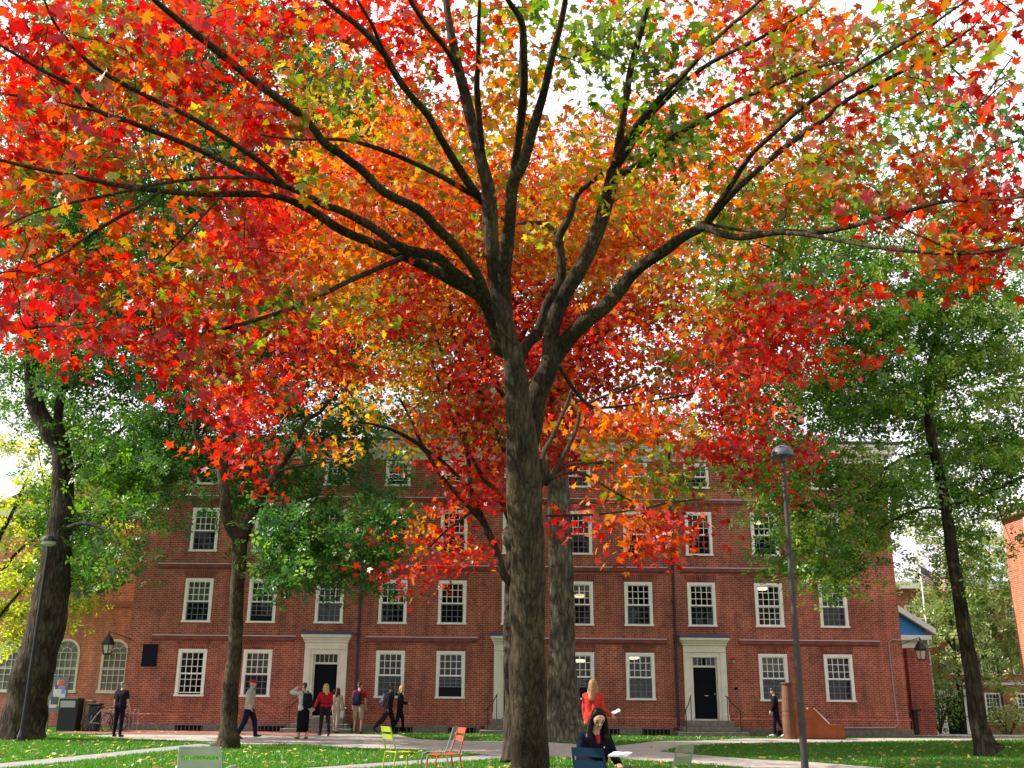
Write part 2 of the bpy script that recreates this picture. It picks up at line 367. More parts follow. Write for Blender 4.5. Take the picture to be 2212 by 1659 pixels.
def grass_blades(n):
    # denser near the camera: sample uniformly in depth-weighted way
    Y = 19.5+(rng.random(n)**1.35)*24; X = (rng.random(n)*2-1)*(Y*.56+1)
    keep = (Y < 43.5) & ~((np.abs(X) < 16.1) & (Y > 42.0))
    for p in PATHW: keep &= ~inpoly(X, Y, p)
    keep &= ~((X > -16.5) & (X < -6.8) & (Y > 38.2))
    X, Y = X[keep], Y[keep]; w_ = np.array([mnoise.noise(Vector((a*.45, b*.45, 3)))+.4*mnoise.noise(Vector((a*1.7, b*1.7, 3))) for a, b in zip(X, Y)]); k2 = (w_ < .22) | (rng.random(len(X)) < .3); X, Y = X[k2], Y[k2]; n = len(X)
    # patchy: thin where worn
    h = .03+.045*rng.random(n); wd = .006+.006*rng.random(n)+Y*.00018
    th = rng.random(n)*2*np.pi; lean = rng.normal(0, .025, (n, 2))
    dx, dy = np.cos(th)*wd, np.sin(th)*wd
    z0 = np.zeros(n)
    V = np.stack([np.stack([X-dx, Y-dy, z0], 1), np.stack([X+dx, Y+dy, z0], 1), np.stack([X+lean[:, 0], Y+lean[:, 1], h], 1)], 1).reshape(-1, 3)
    T = np.arange(3*n).reshape(-1, 3)
    pal = np.array([(.05, .17, .012), (.07, .22, .018), (.11, .27, .03), (.15, .26, .04)]); c = pal[rng.choice(4, n, p=[.35, .35, .2, .1])]*(.8+.4*rng.random((n, 1)))
    tag(np_mesh('grass', V, T, np.repeat(c, 3, 0), GLEAF), 'short green grass blades of the lawn', 'grass', kind='stuff')
grass_blades(330000)

# ------------------------------------------------------------------ leaves
def star(pts, fold=.0):
    """outline -> centre fan template; pts list of (x,y)"""
    v = [(0, .42, fold)]+[(x, y, 0) for x, y in pts]; n = len(pts)
    return np.array(v, float), np.array([(0, i+1, (i+1) % n+1) for i in range(n)])
def mirror(h): return h+[(-x, y) for x, y in reversed(h) if abs(x) > 1e-6]
MAPLE = star(mirror([(0, .05), (.20, .08), (.47, .02), (.30, .24), (.60, .42), (.42, .46), (.50, .68), (.20, .60), (.15, .76), (0, 1.08)]), -.06)
MAPLE2 = star(mirror([(0, .05), (.44, .02), (.27, .25), (.56, .55), (.17, .57), (0, 1.05)]), -.06)
OVAL = (np.array([(0, 0, 0), (.3, .45, .05), (0, 1, 0), (-.3, .45, .05)], float), np.array([(0, 1, 2), (0, 2, 3)]))
OAK = star(mirror([(0, 0), (.2, .18), (.13, .35), (.42, .5), (.17, .62), (.22, .8), (0, 1)]), -.04)
def sprig():
    V_, T_ = [], []
    for (ox, oy, a, s_, z) in ((0, .5, 0, .5, .02), (-.05, .3, .95, .48, -.04), (.05, .25, -1.0, .5, .0), (-.03, .05, 1.9, .42, .05), (.04, 0, -2.0, .42, -.05), (.0, .42, .4, .42, -.1)):
        o = len(V_)
        for (x, y, zz) in ((0, 0, 0), (.27, .4, .04), (.19, .72, 0), (0, 1, -.08), (-.19, .7, 0), (-.27, .38, .04)):
            V_.append((ox+s_*(x*math.cos(a)-y*math.sin(a)), oy+s_*(x*math.sin(a)+y*math.cos(a)), z+s_*zz))
        T_ += [(o, o+1, o+2), (o, o+2, o+3), (o, o+3, o+4), (o, o+4, o+5)]
    return np.array(V_, float), np.array(T_)
SPRIG = sprig()
for _t in (MAPLE, MAPLE2): _t[0][:, 2] += -.42*_t[0][:, 0]**2-.10*(_t[0][:, 1]-.4)**2
def leaves(name, C, size, color, tpl, m, parent, up=.5, rnd=.9, droop=.35):
    tv, tt = tpl; n = len(C); k = len(tv)
    nr = rng.normal(0, 1, (n, 3))*rnd*.6; nr[:, 2] += up; nr /= np.linalg.norm(nr, axis=1)[:, None]
    t = rng.normal(0, 1, (n, 3)); t[:, 2] -= droop*2; t -= nr*(t*nr).sum(1)[:, None]; t /= np.linalg.norm(t, axis=1)[:, None]+1e-9
    s = np.cross(t, nr)
    V = C[:, None, :]+size[:, None, None]*(tv[None, :, 0, None]*s[:, None]+(tv[None, :, 1, None]-.5)*t[:, None]+tv[None, :, 2, None]*nr[:, None])
    T = (tt[None]+(np.arange(n)*k)[:, None, None]).reshape(-1, 3)
    return np_mesh(name, V.reshape(-1, 3), T, np.repeat(color, k, 0), m, parent)
PAL = {
 'R': [((.54, .030, .022), 5), ((.42, .016, .018), 3), ((.62, .065, .022), 3), ((.28, .012, .015), 1.6), ((.62, .17, .04), .6)],
 'O': [((.66, .16, .02), 4), ((.60, .07, .02), 3.5), ((.70, .27, .035), 2.5), ((.50, .03, .02), 2), ((.40, .26, .03), 1)],
 'Y': [((.74, .42, .05), 3), ((.62, .28, .05), 3), ((.42, .36, .04), 3), ((.78, .20, .03), 1.4), ((.25, .30, .03), 1.2)],
 'G': [((.13, .23, .018), 4), ((.20, .28, .025), 3), ((.07, .13, .018), 3), ((.36, .30, .04), 1), ((.5, .16, .03), .5)],
 'M': [((.34, .15, .025), 3), ((.50, .05, .02), 2.4), ((.25, .25, .03), 3.4), ((.56, .13, .03), 2), ((.15, .20, .02), 2)],
 'a': [((0.056, 0.131, 0.018), 4), ((0.094, 0.189, 0.018), 3), ((0.044, 0.095, 0.018), 3), ((.14, .25, .04), 1)],
 'b': [((.05, .15, .025), 4), ((.035, .10, .02), 4), ((.10, .20, .03), 2), ((.20, .32, .05), .7)],
 'c': [((0.044, 0.105, 0.018), 4), ((0.062, 0.158, 0.021), 3), ((.10, .2, .05), 1)],
 'd': [((.075, .17, .018), 4), ((.05, .12, .015), 2.5), ((.14, .25, .03), 3), ((.26, .32, .06), 1.2)],
 'e': [((.08, .20, .03), 4), ((.15, .30, .05), 3), ((.05, .12, .03), 2)],
 'y': [((.52, .56, .06), 4), ((.36, .48, .05), 4), ((.66, .64, .09), 2), ((.20, .32, .04), 1)],
 'l': [((.24, .33, .08), 4), ((.36, .38, .12), 3), ((.14, .22, .05), 3), ((.46, .40, .14), 1)],
}
CELL = 79.0
from mathutils import noise as mnoise
def gen(rows, r0, sel, Yf, dens, per, spread, leafsize, palmap=None, jit=.42, lowf=.45, nf=1.0, nth=-.08):
    """returns leaf centres, sizes, colours and spray centres for the grid cells chosen by sel(char, col, row)"""
    SC = []; SK = []
    for ri, row in enumerate(rows):
        for c, ch in enumerate(row):
            if ch == '.' or not sel(ch, c, ri+r0): continue
            n = dens*(1 if ch.isupper() else lowf)/per; n = int(n)+(random.random() < n % 1)
            for _ in range(n):
                px = (c+.5+random.gauss(0, jit))*CELL; py = (ri+r0+.5+random.gauss(0, jit))*CELL
                Y = Yf(px, py, ch)
                p_ = P3(px, py, Y)
                if mnoise.noise(p_*nf)+.5*mnoise.noise(p_*nf*2.3) < nth+random.gauss(0, .04): continue
                SC.append(tuple(p_)); SK.append(ch)
    SC = np.array(SC); C = []; colr = []; S = []
    for ctr, ch in zip(SC, SK):
        k = max(3, int(random.gauss(per, per*.25)))
        key = (palmap(ch) if palmap else ch.upper()); pal = PAL[key]; ww = [p[1] for p in pal]
        base = np.array(random.choices(pal, ww)[0][0])
        q = rng.normal(0, 1, (k, 3))*np.array(spread); C.append(ctr+q)
        oth = np.array([random.choices(pal, ww)[0][0] for _ in range(k)]); mixf = (rng.random((k, 1)) < .6)
        cc = np.where(mixf, base, oth)*(.62+.5*rng.random((k, 1)))*(.85+.3*random.random())*(1.35 if key in 'abcd' else 1); colr.append(cc)
        S.append(leafsize*(.65+.6*rng.random(k)))
    return np.concatenate(C), np.concatenate(S), np.clip(np.concatenate(colr), 0, .95), SC
def limb_pts(L, Y0, Y1, cr=1.0):
    """L: list of (px,py,w[,Y]); depth runs Y0->Y1 along the length"""
    n = len(L); d = [0]
    for i in range(1, n): d.append(d[-1]+math.hypot(L[i][0]-L[i-1][0], L[i][1]-L[i-1][1]))
    pts = []; rad = []
    for i, l in enumerate(L):
        Y = l[3] if len(l) > 3 else Y0+(Y1-Y0)*d[i]/max(d[-1], 1)
        p = P3(l[0], l[1], Y); pts.append(p)
        dist = (CROT.transposed() @ (p-Vector((0, 0, CH)))).z*-1
        rad.append(l[2]/2*dist/FP*cr)
    return pts, rad
def tree(name, label, base, trunk_limbs, bark, crown_sets, twig_r=.007, nodes_extra=None, maxtwig=2.6, every=1):
    root = thing(name, label, 'tree', base)
    mb = MB(); nodes = []
    for pts, rad, n in trunk_limbs:
        sub = 6 if rad[0] > .1 else 4
        p, r = smoothpath(pts, rad, sub); mb.tube(p, r, n, wob=.035 if rad[0] > .06 else .02); nodes += p
    tw = mb; N = np.array([tuple(p) for p in nodes])
    if crown_sets:
        SC = np.concatenate([c[3] for c in crown_sets])[::every]
        d = np.array([np.min(((N-s)**2).sum(1)) for s in SC]); order = np.argsort(d)
        buf = np.zeros((len(N)+len(SC)*3, 3)); buf[:len(N)] = N; cnt = len(N)
        depth = [0]*cnt
        for i in order:
            s = SC[i]; dd = ((buf[:cnt]-s)**2).sum(1); j = int(np.argmin(dd)); q = buf[j]; L = math.sqrt(dd[j])
            if L < .05: continue
            a = Vector(q); b = Vector(s); mid = (a+b)/2+Vector((random.gauss(0, .08)*L, random.gauss(0, .08)*L, random.gauss(.03, .07)*L))
            if True:
                r0 = twig_r*(1+.8*min(L, 2)) * (.75 if depth[j] > 3 else 1)
                tw.tube([a, (a+mid)/2+Vector((0, 0, .01)), mid, b], [r0, r0*.85, r0*.7, r0*.4], 4, cap=False)
            buf[cnt] = mid; buf[cnt+1] = b; cnt += 2; depth += [depth[j]+1]*2
        obj('trunk', tw, bark, root, smooth=True)
    return root
def addcrown(root, sets, tpl, m, **kw):
    C = np.concatenate([s[0] for s in sets]); S = np.concatenate([s[1] for s in sets]); K = np.concatenate([s[2] for s in sets])
    leaves('crown', C, S, K, tpl, m, root, **kw)

#BLOCK_TREES
# ---- the near maple
NG = ["RRMrRRRRRRrRMOGGGGgMmMmmMrMR", "RRMMRRRMYgRmRMGGGGgmMrM.gMRM", "RROMRRORMg.mRYYYGGGgmMmrMMRm", "RRMROYRRMG.gMYYYYGGgmMmmMMrr",
      "RMRMYrRRYO.gMYYYYGGGgmMMMMrr", "MmRMgRMOMMg.MMYYYY.ggMMrMMRR", "RMOROMRROgm.........gg.mmMRM", "RRRMMMMRmO...........g...mRr",
      "RRrMRMGGMYg.................", ".RRRRMRR....................", "....r.Rr...................."]
FG = ["........rRRRr..rr.rrrr......", "........rrRRr..r..rrrrr.....", "..........rrr......rrrr.....", ".........YOOOo..rOOOoorr....",
      "........OOOOOOOOOOOOOo......", "......rROOOOOOOOOOYYoo......", ".....rRROOOOOYOYYOOOo.......", "......RROYOROOOYOYOGm.......",
      "......rRrYROYRRROOOMRRRr....", "......RRROYMORRRROMRRRr.....", "......r..yrYRRROROMRRr......", "......Rr.y.MRMOROOMRRr......",
      "......r.....rRrrmgrRrR......", "............rR..ooG.........", "...........oo...rOR.........", "...........rr..............."]
def nearY(px, py, ch):
    d = math.hypot(px-1120, (py-760)*.9)
    y = 13.6-5.6*min(1.15, d/1250)+.2+abs(random.gauss(0, 1.1))
    if random.random() < .14: y -= 1.6
    return max(7, y)
nA = gen(NG, 0, lambda ch, c, r: True, nearY, 122, 16, (.21, .21, .10), .122, None, .42, .34, 1.2, -.07)
def midY(px, py, ch): return 15.8+random.gauss(0, .9)+(py > 820)*(px > 1450)*3.6
fB = gen(FG, 0, lambda ch, c, r: c >= 19 or (c >= 16 and (r >= 11 or r < 3)), midY, 330, 22, (.30, .30, .11), .135, None, .42, .36, 1.0, -.14)
fC = gen(FG[:3], 0, lambda ch, c, r: c < 16, lambda a, b, c: 14+random.gauss(0, 1), 120, 10, (.3, .3, .12), .13)
T = 13.5
ML = []
def L(lst, Y0, Y1, n=8, cr=1.0, to=None):
    p, r = limb_pts(lst, Y0, Y1, cr); (ML if to is None else to).append((p, r, n))
L([(1143,1768,118),(1142,1700,96),(1143,1659,90),(1141,1400,86),(1141,1250,84),(1137,1150,82),(1134,1080,84),(1131,1007,80),(1128,940,74),(1123,887,62),(1118,840,54),(1113,800,50),(1106,753,46),(1090,690,42),(1078,640,38),(1067,569,37),(1060,500,36),(1054,402,32),(1037,335,28),(1003,201,26),(990,150,24),(977,84,20),(966,17,16),(960,-60,12)], T, T-2.5, 20, .9)
L([(1134,1000,54),(1144,930,52),(1152,880,48),(1168,837,44),(1187,787,42),(1194,703,34),(1218,639,32),(1251,586,34),(1278,535,31),(1301,469,30),(1318,402,30),(1326,365,28)], T, T-1, 14)
L([(1128,1000,56),(1112,840,46),(1106,760,42),(1092,690,34),(1090,586,30),(1100,485,27),(1107,402,27),(1131,352,23),(1151,278,21),(1174,201,18),(1194,117,16),(1211,50,14),(1221,0,12),(1228,-50,10)], T, T-4.5, 12)
L([(1107,402,22),(1120,301,18),(1131,201,17),(1131,134,20),(1127,50,15),(1097,0,11),(1080,-40,8)], T-2, T-5)
L([(1066,560,14),(1033,234,14),(1033,134,12),(1034,60,9),(1036,0,7)], T-.5, T-4)
L([(1326,365,22),(1355,301,18),(1429,208,14),(1474,164,11),(1555,77,9),(1632,10,7),(1680,-40,5)], T-1, T-4.5)
L([(1326,368,18),(1362,315,16),(1396,260,12),(1440,215,10),(1471,184,10),(1538,134,9),(1638,84,8),(1739,27,6),(1790,-20,4)], T-1, T-3.5)
L([(1326,365,20),(1338,301,18),(1352,218,16),(1362,151,15),(1382,77,14),(1402,0,11),(1412,-50,9)], T-1, T-3)
L([(1326,385,20),(1348,372,17),(1405,342,14),(1456,295,13),(1476,285,12),(1571,228,10),(1672,184,8),(1756,147,7),(1856,127,4)], T-1, T-4)
L([(1178,815,44),(1204,763,38),(1251,706,33),(1322,649,29),(1372,586,27),(1439,539,24),(1476,512,22),(1521,489,22)], T, T-2, 14)
L([(1521,489,17),(1571,412,12),(1622,335,11),(1672,288,10),(1722,241,10),(1806,181,9),(1903,121,8),(1993,67,7),(2050,27,5),(2120,-20,4)], T-2, T-5.5)
L([(1521,489,17),(1575,425,15),(1632,372,12),(1699,315,12),(1772,265,10),(1833,214,9),(1930,164,8),(2007,124,7),(2104,57,5)], T-2, T-4)
L([(1515,485,18),(1538,496,17),(1595,513,15),(1679,502,14),(1772,502,12),(1823,492,12),(1906,472,11),(1963,455,10),(2040,435,8),(2107,435,7),(2212,425,6),(2300,410,4)], T-2, T-5)
L([(1700,503,10),(1739,506,10),(1806,519,8),(1906,536,8),(2040,548,7),(2141,543,6),(2212,529,5),(2290,515,4)], T-3, T-5)
L([(1523,483,9),(1600,497,7),(1680,503,6)], T-2, T-2.6)
L([(1120,790,24),(1137,747,24),(1164,713,24),(1184,653,22),(1211,612,22),(1211,552,20),(1208,512,18),(1231,468,15),(1248,419,12),(1301,375,10)], T, T-.5)
L([(1208,512,12),(1190,492,12),(1171,482,10),(1117,482,8)], T-.3, T+.5)
L([(1056,440,20),(1033,425,22),(990,362,19),(957,308,16),(923,248,15),(883,201,15),(849,151,15),(829,114,15),(786,67,14),(735,27,11),(690,-10,8)], T-1, T-5)
L([(832,118,9),(815,80,9),(802,50,8),(772,0,6)], T-4.3, T-5)
L([(990,150,14),(960,100,12),(923,57,12),(886,0,10),(870,-30,8)], T-3, T-5)
L([(1048,432,14),(1020,419,13),(936,372,12),(853,335,10),(786,311,9),(735,301,8),(636,301,5),(563,291,4)], T-1, T-3.5)
L([(1072,720,26),(1060,680,24),(1044,626,22),(1027,586,22),(983,532,22),(943,492,21),(903,452,20),(829,415,19),(786,372,19),(735,332,19),(700,308,18),(663,261,17),(603,214,17),(543,171,16),(469,110,16),(402,57,14),(342,7,12),(300,-30,9)], T, T-6.5, 10)
L([(1080,740,30),(1062,690,30),(1037,639,28),(977,586,25),(943,556,22),(869,535,20),(802,489,18),(735,455,17),(703,445,15),(656,419,14),(603,398,13),(536,376,12),(469,342,12),(402,311,12),(335,285,11),(285,265,11),(208,238,10),(161,188,9),(100,157,8),(40,121,7),(-30,80,5)], T, T-6, 10)
L([(1050,662,26),(1030,636,26),(970,602,25),(869,552,22),(802,525,21),(735,495,20),(670,452,17),(603,425,15),(536,419,14),(419,419,12),(285,405,11),(167,382,9),(67,362,8),(-40,335,6)], T, T-5.5, 10)
L([(300,407,7),(230,422,7),(151,439,6),(67,462,5),(7,492,4)], T-4.6, T-5.3)
L([(345,415,8),(300,447,8),(251,472,8),(167,526,7),(134,549,6),(67,579,5),(-20,592,4)], T-4.3, T-5.2)
L([(560,384,9),(469,383,8),(402,389,8),(335,398,7),(290,404,6)], T-3.6, T-4.6)
L([(620,405,12),(569,355,12),(496,305,12),(402,248,11),(318,208,10),(218,154,9),(161,104,8),(114,43,6),(90,-20,4)], T-3.3, T-6.3)
L([(215,240,7),(167,231,7),(84,214,7),(0,201,6),(-50,190,4)], T-5.2, T-5.6)
L([(870,557,13),(802,586,12),(735,616,11),(670,649,10),(569,686,9),(469,713,8),(368,728,6),(318,730,4)], T-1.5, T-2.8)
L([(480,420,6),(449,455,6),(395,515,5),(335,576,4)], T-4, T-4.3)
L([(1150,1035,60),(1166,1015,50),(1178,1005,34),(1184,1002,16)], T-.12, T-.2, 12)
L([(1120,1165,70),(1108,1152,66),(1099,1142,40)], T-.15, T-.25, 12)
L([(1095,770,18),(1078,757,26),(1066,745,24)], T-.3, T-.9, 10)
L([(1180,1045,12),(1205,1005,12),(1225,970,11),(1245,925,10),(1255,888,8),(1290,862,6),(1380,830,4)], T, T+2.4)
L([(1165,1010,12),(1178,970,10),(1193,944,10),(1222,878,8),(1235,840,5)], T, T+2)
L([(1180,1035,8),(1230,1005,7),(1290,1000,5),(1370,998,4)], T, T+2)
L([(1182,1040,7),(1250,1020,6),(1330,1065,4),(1400,1100,3)], T, T+2)
L([(1180,1114,6),(1290,1111,5),(1400,1097,4.5),(1441,1087,4),(1520,1078,3)], T, T+1.8)
L([(1200,780,10),(1260,865,8),(1320,880,6),(1500,850,4)], T, T+2.5)
L([(1330,640,7),(1400,560,6),(1300,470,5),(1360,720,4)], T-.5, T+1) if False else None
mm = tree('maple_tree', 'tall maple in the foreground with red, orange and green leaves spreading across the sky', GP(1143, 1762), ML, BARK, [nA, fB, fC], .0055)
addcrown(mm, [nA], MAPLE, LEAF, up=.42, rnd=1.05)
addcrown(mm, [fB, fC], MAPLE2, LEAF, up=.42, rnd=1.05)

# ---- second maple behind it
ML2 = []
L([(1118,1643,80),(1115,1600,56),(1113,1500,50),(1112,1380,50),(1113,1250,44),(1115,1100,40),(1112,900,34),(1105,700,24),(1090,500,14),(1085,380,8)], 22.6, 24, 12, to=ML2)
L([(1105,1262,18),(1088,1238,18),(1072,1189,15),(1049,1140,16),(1029,1091,14),(1016,1048,11),(1010,977,11),(997,911,11),(977,856,10),(962,800,8),(935,700,6)], 22.5, 22, to=ML2)
L([(1045,1130,10),(1036,1120,11),(997,1078,10),(951,1026,9),(915,970,9),(866,937,8),(817,919,6),(768,910,4)], 22.3, 21, to=ML2)
L([(1110,1140,14),(1098,1117,13),(1075,1065,11),(1039,1026,10),(1010,967,9),(975,900,8),(950,830,6),(925,760,4)], 22.5, 22.5, to=ML2)
L([(1020,1060,8),(960,1000,7),(915,965,7),(885,900,6),(862,860,4)], 22.2, 21.5, to=ML2)
L([(1105,1000,14),(1085,964,11),(1055,885,9),(1029,830,8),(987,760,7),(967,619,5)], 22.5, 22, to=ML2)
L([(1110,980,14),(1180,880,10),(1260,780,8),(1330,700,6),(1450,640,4)], 22.8, 24, to=ML2)
L([(1110,900,14),(1000,700,9),(900,560,6),(800,430,4)], 23, 25, to=ML2)
L([(1030,1093,7),(1000,1120,7),(960,1150,5),(930,1180,4)], 22.3, 21.3, to=ML2)
L([(1100,780,14),(1200,600,9),(1330,450,6),(1420,360,4)], 23.2, 25, to=ML2)
f2 = gen(FG[3:], 3, lambda ch, c, r: c < 19 and not (c >= 16 and r >= 11), lambda a, b, c: 23+random.gauss(0, 1.6)-(a < 700)*3, 560, 30, (.34, .34, .13), .145, None, .42, .36, .9, -.2)
m2 = tree('maple_tree', 'smaller orange and red maple directly behind the foreground maple trunk', GP(1118, 1640), ML2, BARKD, [f2], .0065, every=2)
addcrown(m2, [f2], MAPLE2, LEAF, up=.45, rnd=1.0)

# ---- green trees
GG = [".aaCCCCCC............d..ee..", ".aaCCCCCC............d.eee..", "aAaCCCCCCC.............eeEe.", "aAACCCCCCCCc...........eEEEe",
      "aAACCCCCCCCCc.........ddeEEe", "AAAACCCCCCCCCCCCCcc.DDDDdeeE", "AAAAACCCCCCCCCCCCCc.DDDDdDdd", "aAAAAAAaCCCCCccCCc..DDDDDDDD",
      "aAAAAAAaBBCCcc.c.c..dDDDDDDD", "aAAAAAABBBCccc.....DDDDDDDDD", "aaAAABBBBB.cc......dDDDDDDDD", ".aAABBBbBBbcc......ddDDDDDDD",
      ".aAABbbbBb..........DDdDDDDD", ".aAAbbbBBBb..........DDdDDDd", ".AAa...BBBB..........DDD..dd", ".aA....BBbB...........Dd.dd."]
def sel(*k): return lambda ch, c, r: ch.lower() in k
lo = lambda ch: ch.lower()
ga = gen(GG, 0, sel('a'), lambda a, b, c: 33+random.gauss(0, 2.0)-(b < 500)*2+(a < 215)*(b > 850)*3.6, 600, 24, (.44, .44, .19), .33, lo, .42, .38, .55, -.12)
TL = []
L([(40,1598,118),(46,1570,98),(60,1500,84),(90,1395,76),(110,1275,72),(122,1194,60),(133,1114,46),(134,994,42),(108,934,38),(82,885,34),(69,836,30),(69,722,28),(65,673,22),(70,560,16),(90,420,10)], 33.5, 32.5, 18, to=TL)
L([(133,1010,26),(140,960,22),(125,900,20),(150,780,16),(172,672,14),(190,560,10),(250,430,7)], 33, 32, to=TL)
L([(69,760,16),(49,725,14),(20,700,13),(0,689,12),(-60,660,8)], 33, 32, to=TL)
L([(134,1050,16),(200,980,12),(260,930,8),(330,880,5)], 33, 31, to=TL)
L([(128,1150,12),(180,1130,9),(240,1150,6),(260,1180,4)], 33, 31, to=TL)
ta = tree('elm_tree', 'huge dark tree with leaning trunk at the left edge, green leaves', GP(42, 1597), TL, BARKD, [ga], .012, every=3, maxtwig=3.5)
addcrown(ta, [ga], SPRIG, GLEAF, up=.5)

gb = gen(GG, 0, sel('b'), lambda a, b, c: (30.3 if b < 1090 or a < 565 else 28.2)+random.gauss(0, .8), 600, 24, (.36, .36, .16), .27, lo, .42, .38, .75, -.12)
TL = []
L([(490,1614,78),(492,1603,58),(494,1570,46),(497,1500,40),(507,1400,37),(513,1258,35),(518,1190,38),(516,1160,36),(495,1134,27),(485,1072,26),(479,1019,26),(470,1000,20),(445,979,14),(426,948,11),(420,926,10),(432,885,8),(445,820,5)], 29, 28, 16, to=TL)
L([(522,1180,26),(538,1134,24),(557,1084,22),(588,1034,21),(619,988,18),(644,948,14),(659,910,12),(696,885,10),(735,820,7),(760,760,4)], 29, 27.5, 12, to=TL)
L([(480,1020,18),(492,990,14),(501,960,12),(505,900,9),(520,840,6)], 28.6, 28.5, to=TL)
L([(600,1020,10),(628,1010,8),(690,1000,6),(737,1000,5),(780,1020,4)], 28.4, 27, to=TL)
L([(560,1080,14),(620,1100,8),(680,1130,6),(740,1180,4)], 28.5, 27, to=TL)
TL = [(p_, [q*.84 for q in r_], n_) for p_, r_, n_ in TL]
tb = tree('green_tree', 'slim forked tree with dark green leaves in front of the hall, left of the maple', GP(491, 1610), TL, BARK, [gb], .009, every=2)
addcrown(tb, [gb], SPRIG, GLEAF, up=.5)

gc = gen(GG, 0, sel('c'), lambda a, b, c: 35+random.gauss(0, 1.8), 480, 24, (.5, .5, .22), .35, lo, .42, .45, .5, -.16)
TL = []
L([(1222,1600,118),(1222,1585,96),(1220,1550,78),(1219,1500,68),(1214,1400,58),(1213,1300,53),(1208,1100,50),(1205,950,42),(1210,850,38),(1215,700,32),(1220,560,26),(1200,400,18),(1180,250,10)], 35.5, 35, 18, to=TL)
L([(1208,900,24),(1100,700,20),(980,520,14),(880,380,10),(780,250,6)], 35.5, 35, to=TL)
L([(1214,760,20),(1300,600,14),(1400,420,8)], 35.5, 35, to=TL)
tc_ = tree('elm_tree', 'large grey-barked elm trunk standing right behind the maple trunk', GP(1222, 1594), TL, BARKG, [gc], .013, every=3, maxtwig=3.5)
addcrown(tc_, [gc], SPRIG, GLEAF, up=.5)

gd = gen(GG, 0, sel('d'), lambda a, b, c: 27.5+random.gauss(0, 1.6)+(1980 < a < 2110)*(b > 850)*3.6, 600, 24, (.38, .38, .16), .26, lo, .42, .36, .7, -.10)
TL = []
L([(2134,1622,90),(2127,1607,64),(2118,1580,50),(2112,1555,44),(2096,1435,40),(2075,1315,36),(2057,1194,32),(2043,1094,28),(2023,994,27),(2010,940,24),(2003,854,19),(2010,780,16),(2030,700,13),(2050,600,10),(2060,480,6)], 28.5, 27.5, 16, to=TL)
L([(2006,900,14),(2020,850,13),(2047,807,12),(2100,770,9),(2131,740,7),(2180,690,5)], 28, 27, to=TL)
L([(2003,870,12),(1967,847,9),(1923,820,7),(1860,790,5),(1800,780,3)], 28, 27, to=TL)
L([(2020,985,12),(2003,978,11),(1957,988,9),(1923,1005,8),(1870,1040,6),(1800,1080,4)], 28, 27, to=TL)
L([(2043,1100,12),(2080,1082,10),(2128,1066,9),(2212,1030,8),(2280,1000,6)], 28.2, 27.5, to=TL)
L([(2045,1104,10),(2010,1096,8),(1967,1106,7),(1927,1126,6),(1890,1150,4),(1860,1190,3)], 28.2, 27, to=TL)
TL = [(p_, [q*.8 for q in r_], n_) for p_, r_, n_ in TL]
td = tree('green_tree', 'green tree with slender dark trunk on the right lawn', GP(2131, 1615), TL, BARKD, [gd], .009, every=3)
addcrown(td, [gd], SPRIG, GLEAF, up=.5)

ge = gen(GG, 0, sel('e'), lambda a, b, c: 19+random.gauss(0, 1.5), 150, 12, (.36, .36, .18), .17, lo, .42, .5, .9, -.12)
TL = []
bx = P3(2480, 1000, 19)
L([(2560,1760,60),(2530,1400,48),(2500,1000,40),(2440,700,30),(2350,480,20),(2250,330,12),(2150,230,7),(2060,150,4)], 19, 19, 12, to=TL)
L([(2440,700,16),(2330,380,10),(2240,300,7),(2160,320,4)], 19, 19, to=TL)
te = tree('green_tree', 'bright green tree reaching in from the upper right corner of the photo', (P3(2560, 1700, 19).x, 19, 0), TL, BARKD, [ge], .009, every=2)
addcrown(te, [ge], MAPLE2, GLEAF, up=.5)
YG = ["y..", "yY.", "YYY", "YYy", "Yyy", "y.."]
gy = gen(YG, 12, sel('y'), lambda a, b, c: 43.6+random.gauss(0, .7), 360, 16, (.4, .4, .2), .36, lo, .42, .5)
TL = []
L([(-70,1592,30),(-66,1450,24),(-50,1300,18),(-10,1180,12),(30,1100,7),(60,1030,4)], 43.5, 43.5, to=TL)
L([(-64,1420,12),(0,1330,7),(60,1260,5)], 43.5, 43.5, to=TL)
L([(-55,1330,10),(30,1200,7),(100,1130,4),(80,960,3)], 43.5, 43.5, to=TL)
ty = tree('yellow_tree', 'small yellow-leaved tree at the far left behind the dark trunk', (P3(-70,1592,43.5).x,43.5,0), TL, BARKD, [gy], .006, every=3)
addcrown(ty, [gy], SPRIG, LEAF, up=.4)
# far right background trees
LG = ["........................l.l.", ".........................ll.", ".........................lLL", ".........................LLL", ".........................LLL", "........................ll.l", "............................"]
for k, (lab, nm, selc, yy, bx_, hgt) in enumerate([
    ('pale yellow-green larch in front of the far brick hall', 'larch_tree', lambda ch, c, r: r >= 15 and c >= 24, 59, 2085, 4),
    ('tall hazy green tree beyond the hall at the right', 'green_tree', lambda ch, c, r: True, 72, 2190, 3)]):
    gl = gen(LG, 13, selc, lambda a, b, c: yy+random.gauss(0, 1.5), 520, 16, (.6, .6, .25), .48 if k == 0 else .6, lo, .42, .5)
    TL = []
    L([(bx_,1592,14),(bx_-10,1500,12),(bx_-25,1400,9),(bx_-35,1300,6),(bx_-40,1180,3)], yy, yy, to=TL)
    L([(bx_-12,1480,6),(bx_+40,1420,4),(bx_+90,1400,2)], yy, yy, to=TL)
    L([(bx_-25,1400,6),(bx_-70,1350,4),(bx_-100,1340,2)], yy, yy, to=TL)
    tl = tree(nm, lab, (P3(bx_, 1592, yy).x, yy, gz(yy)), TL, BARKD, [gl], .012, every=4, maxtwig=4)
    addcrown(tl, [gl], SPRIG, GLEAF, up=.5)
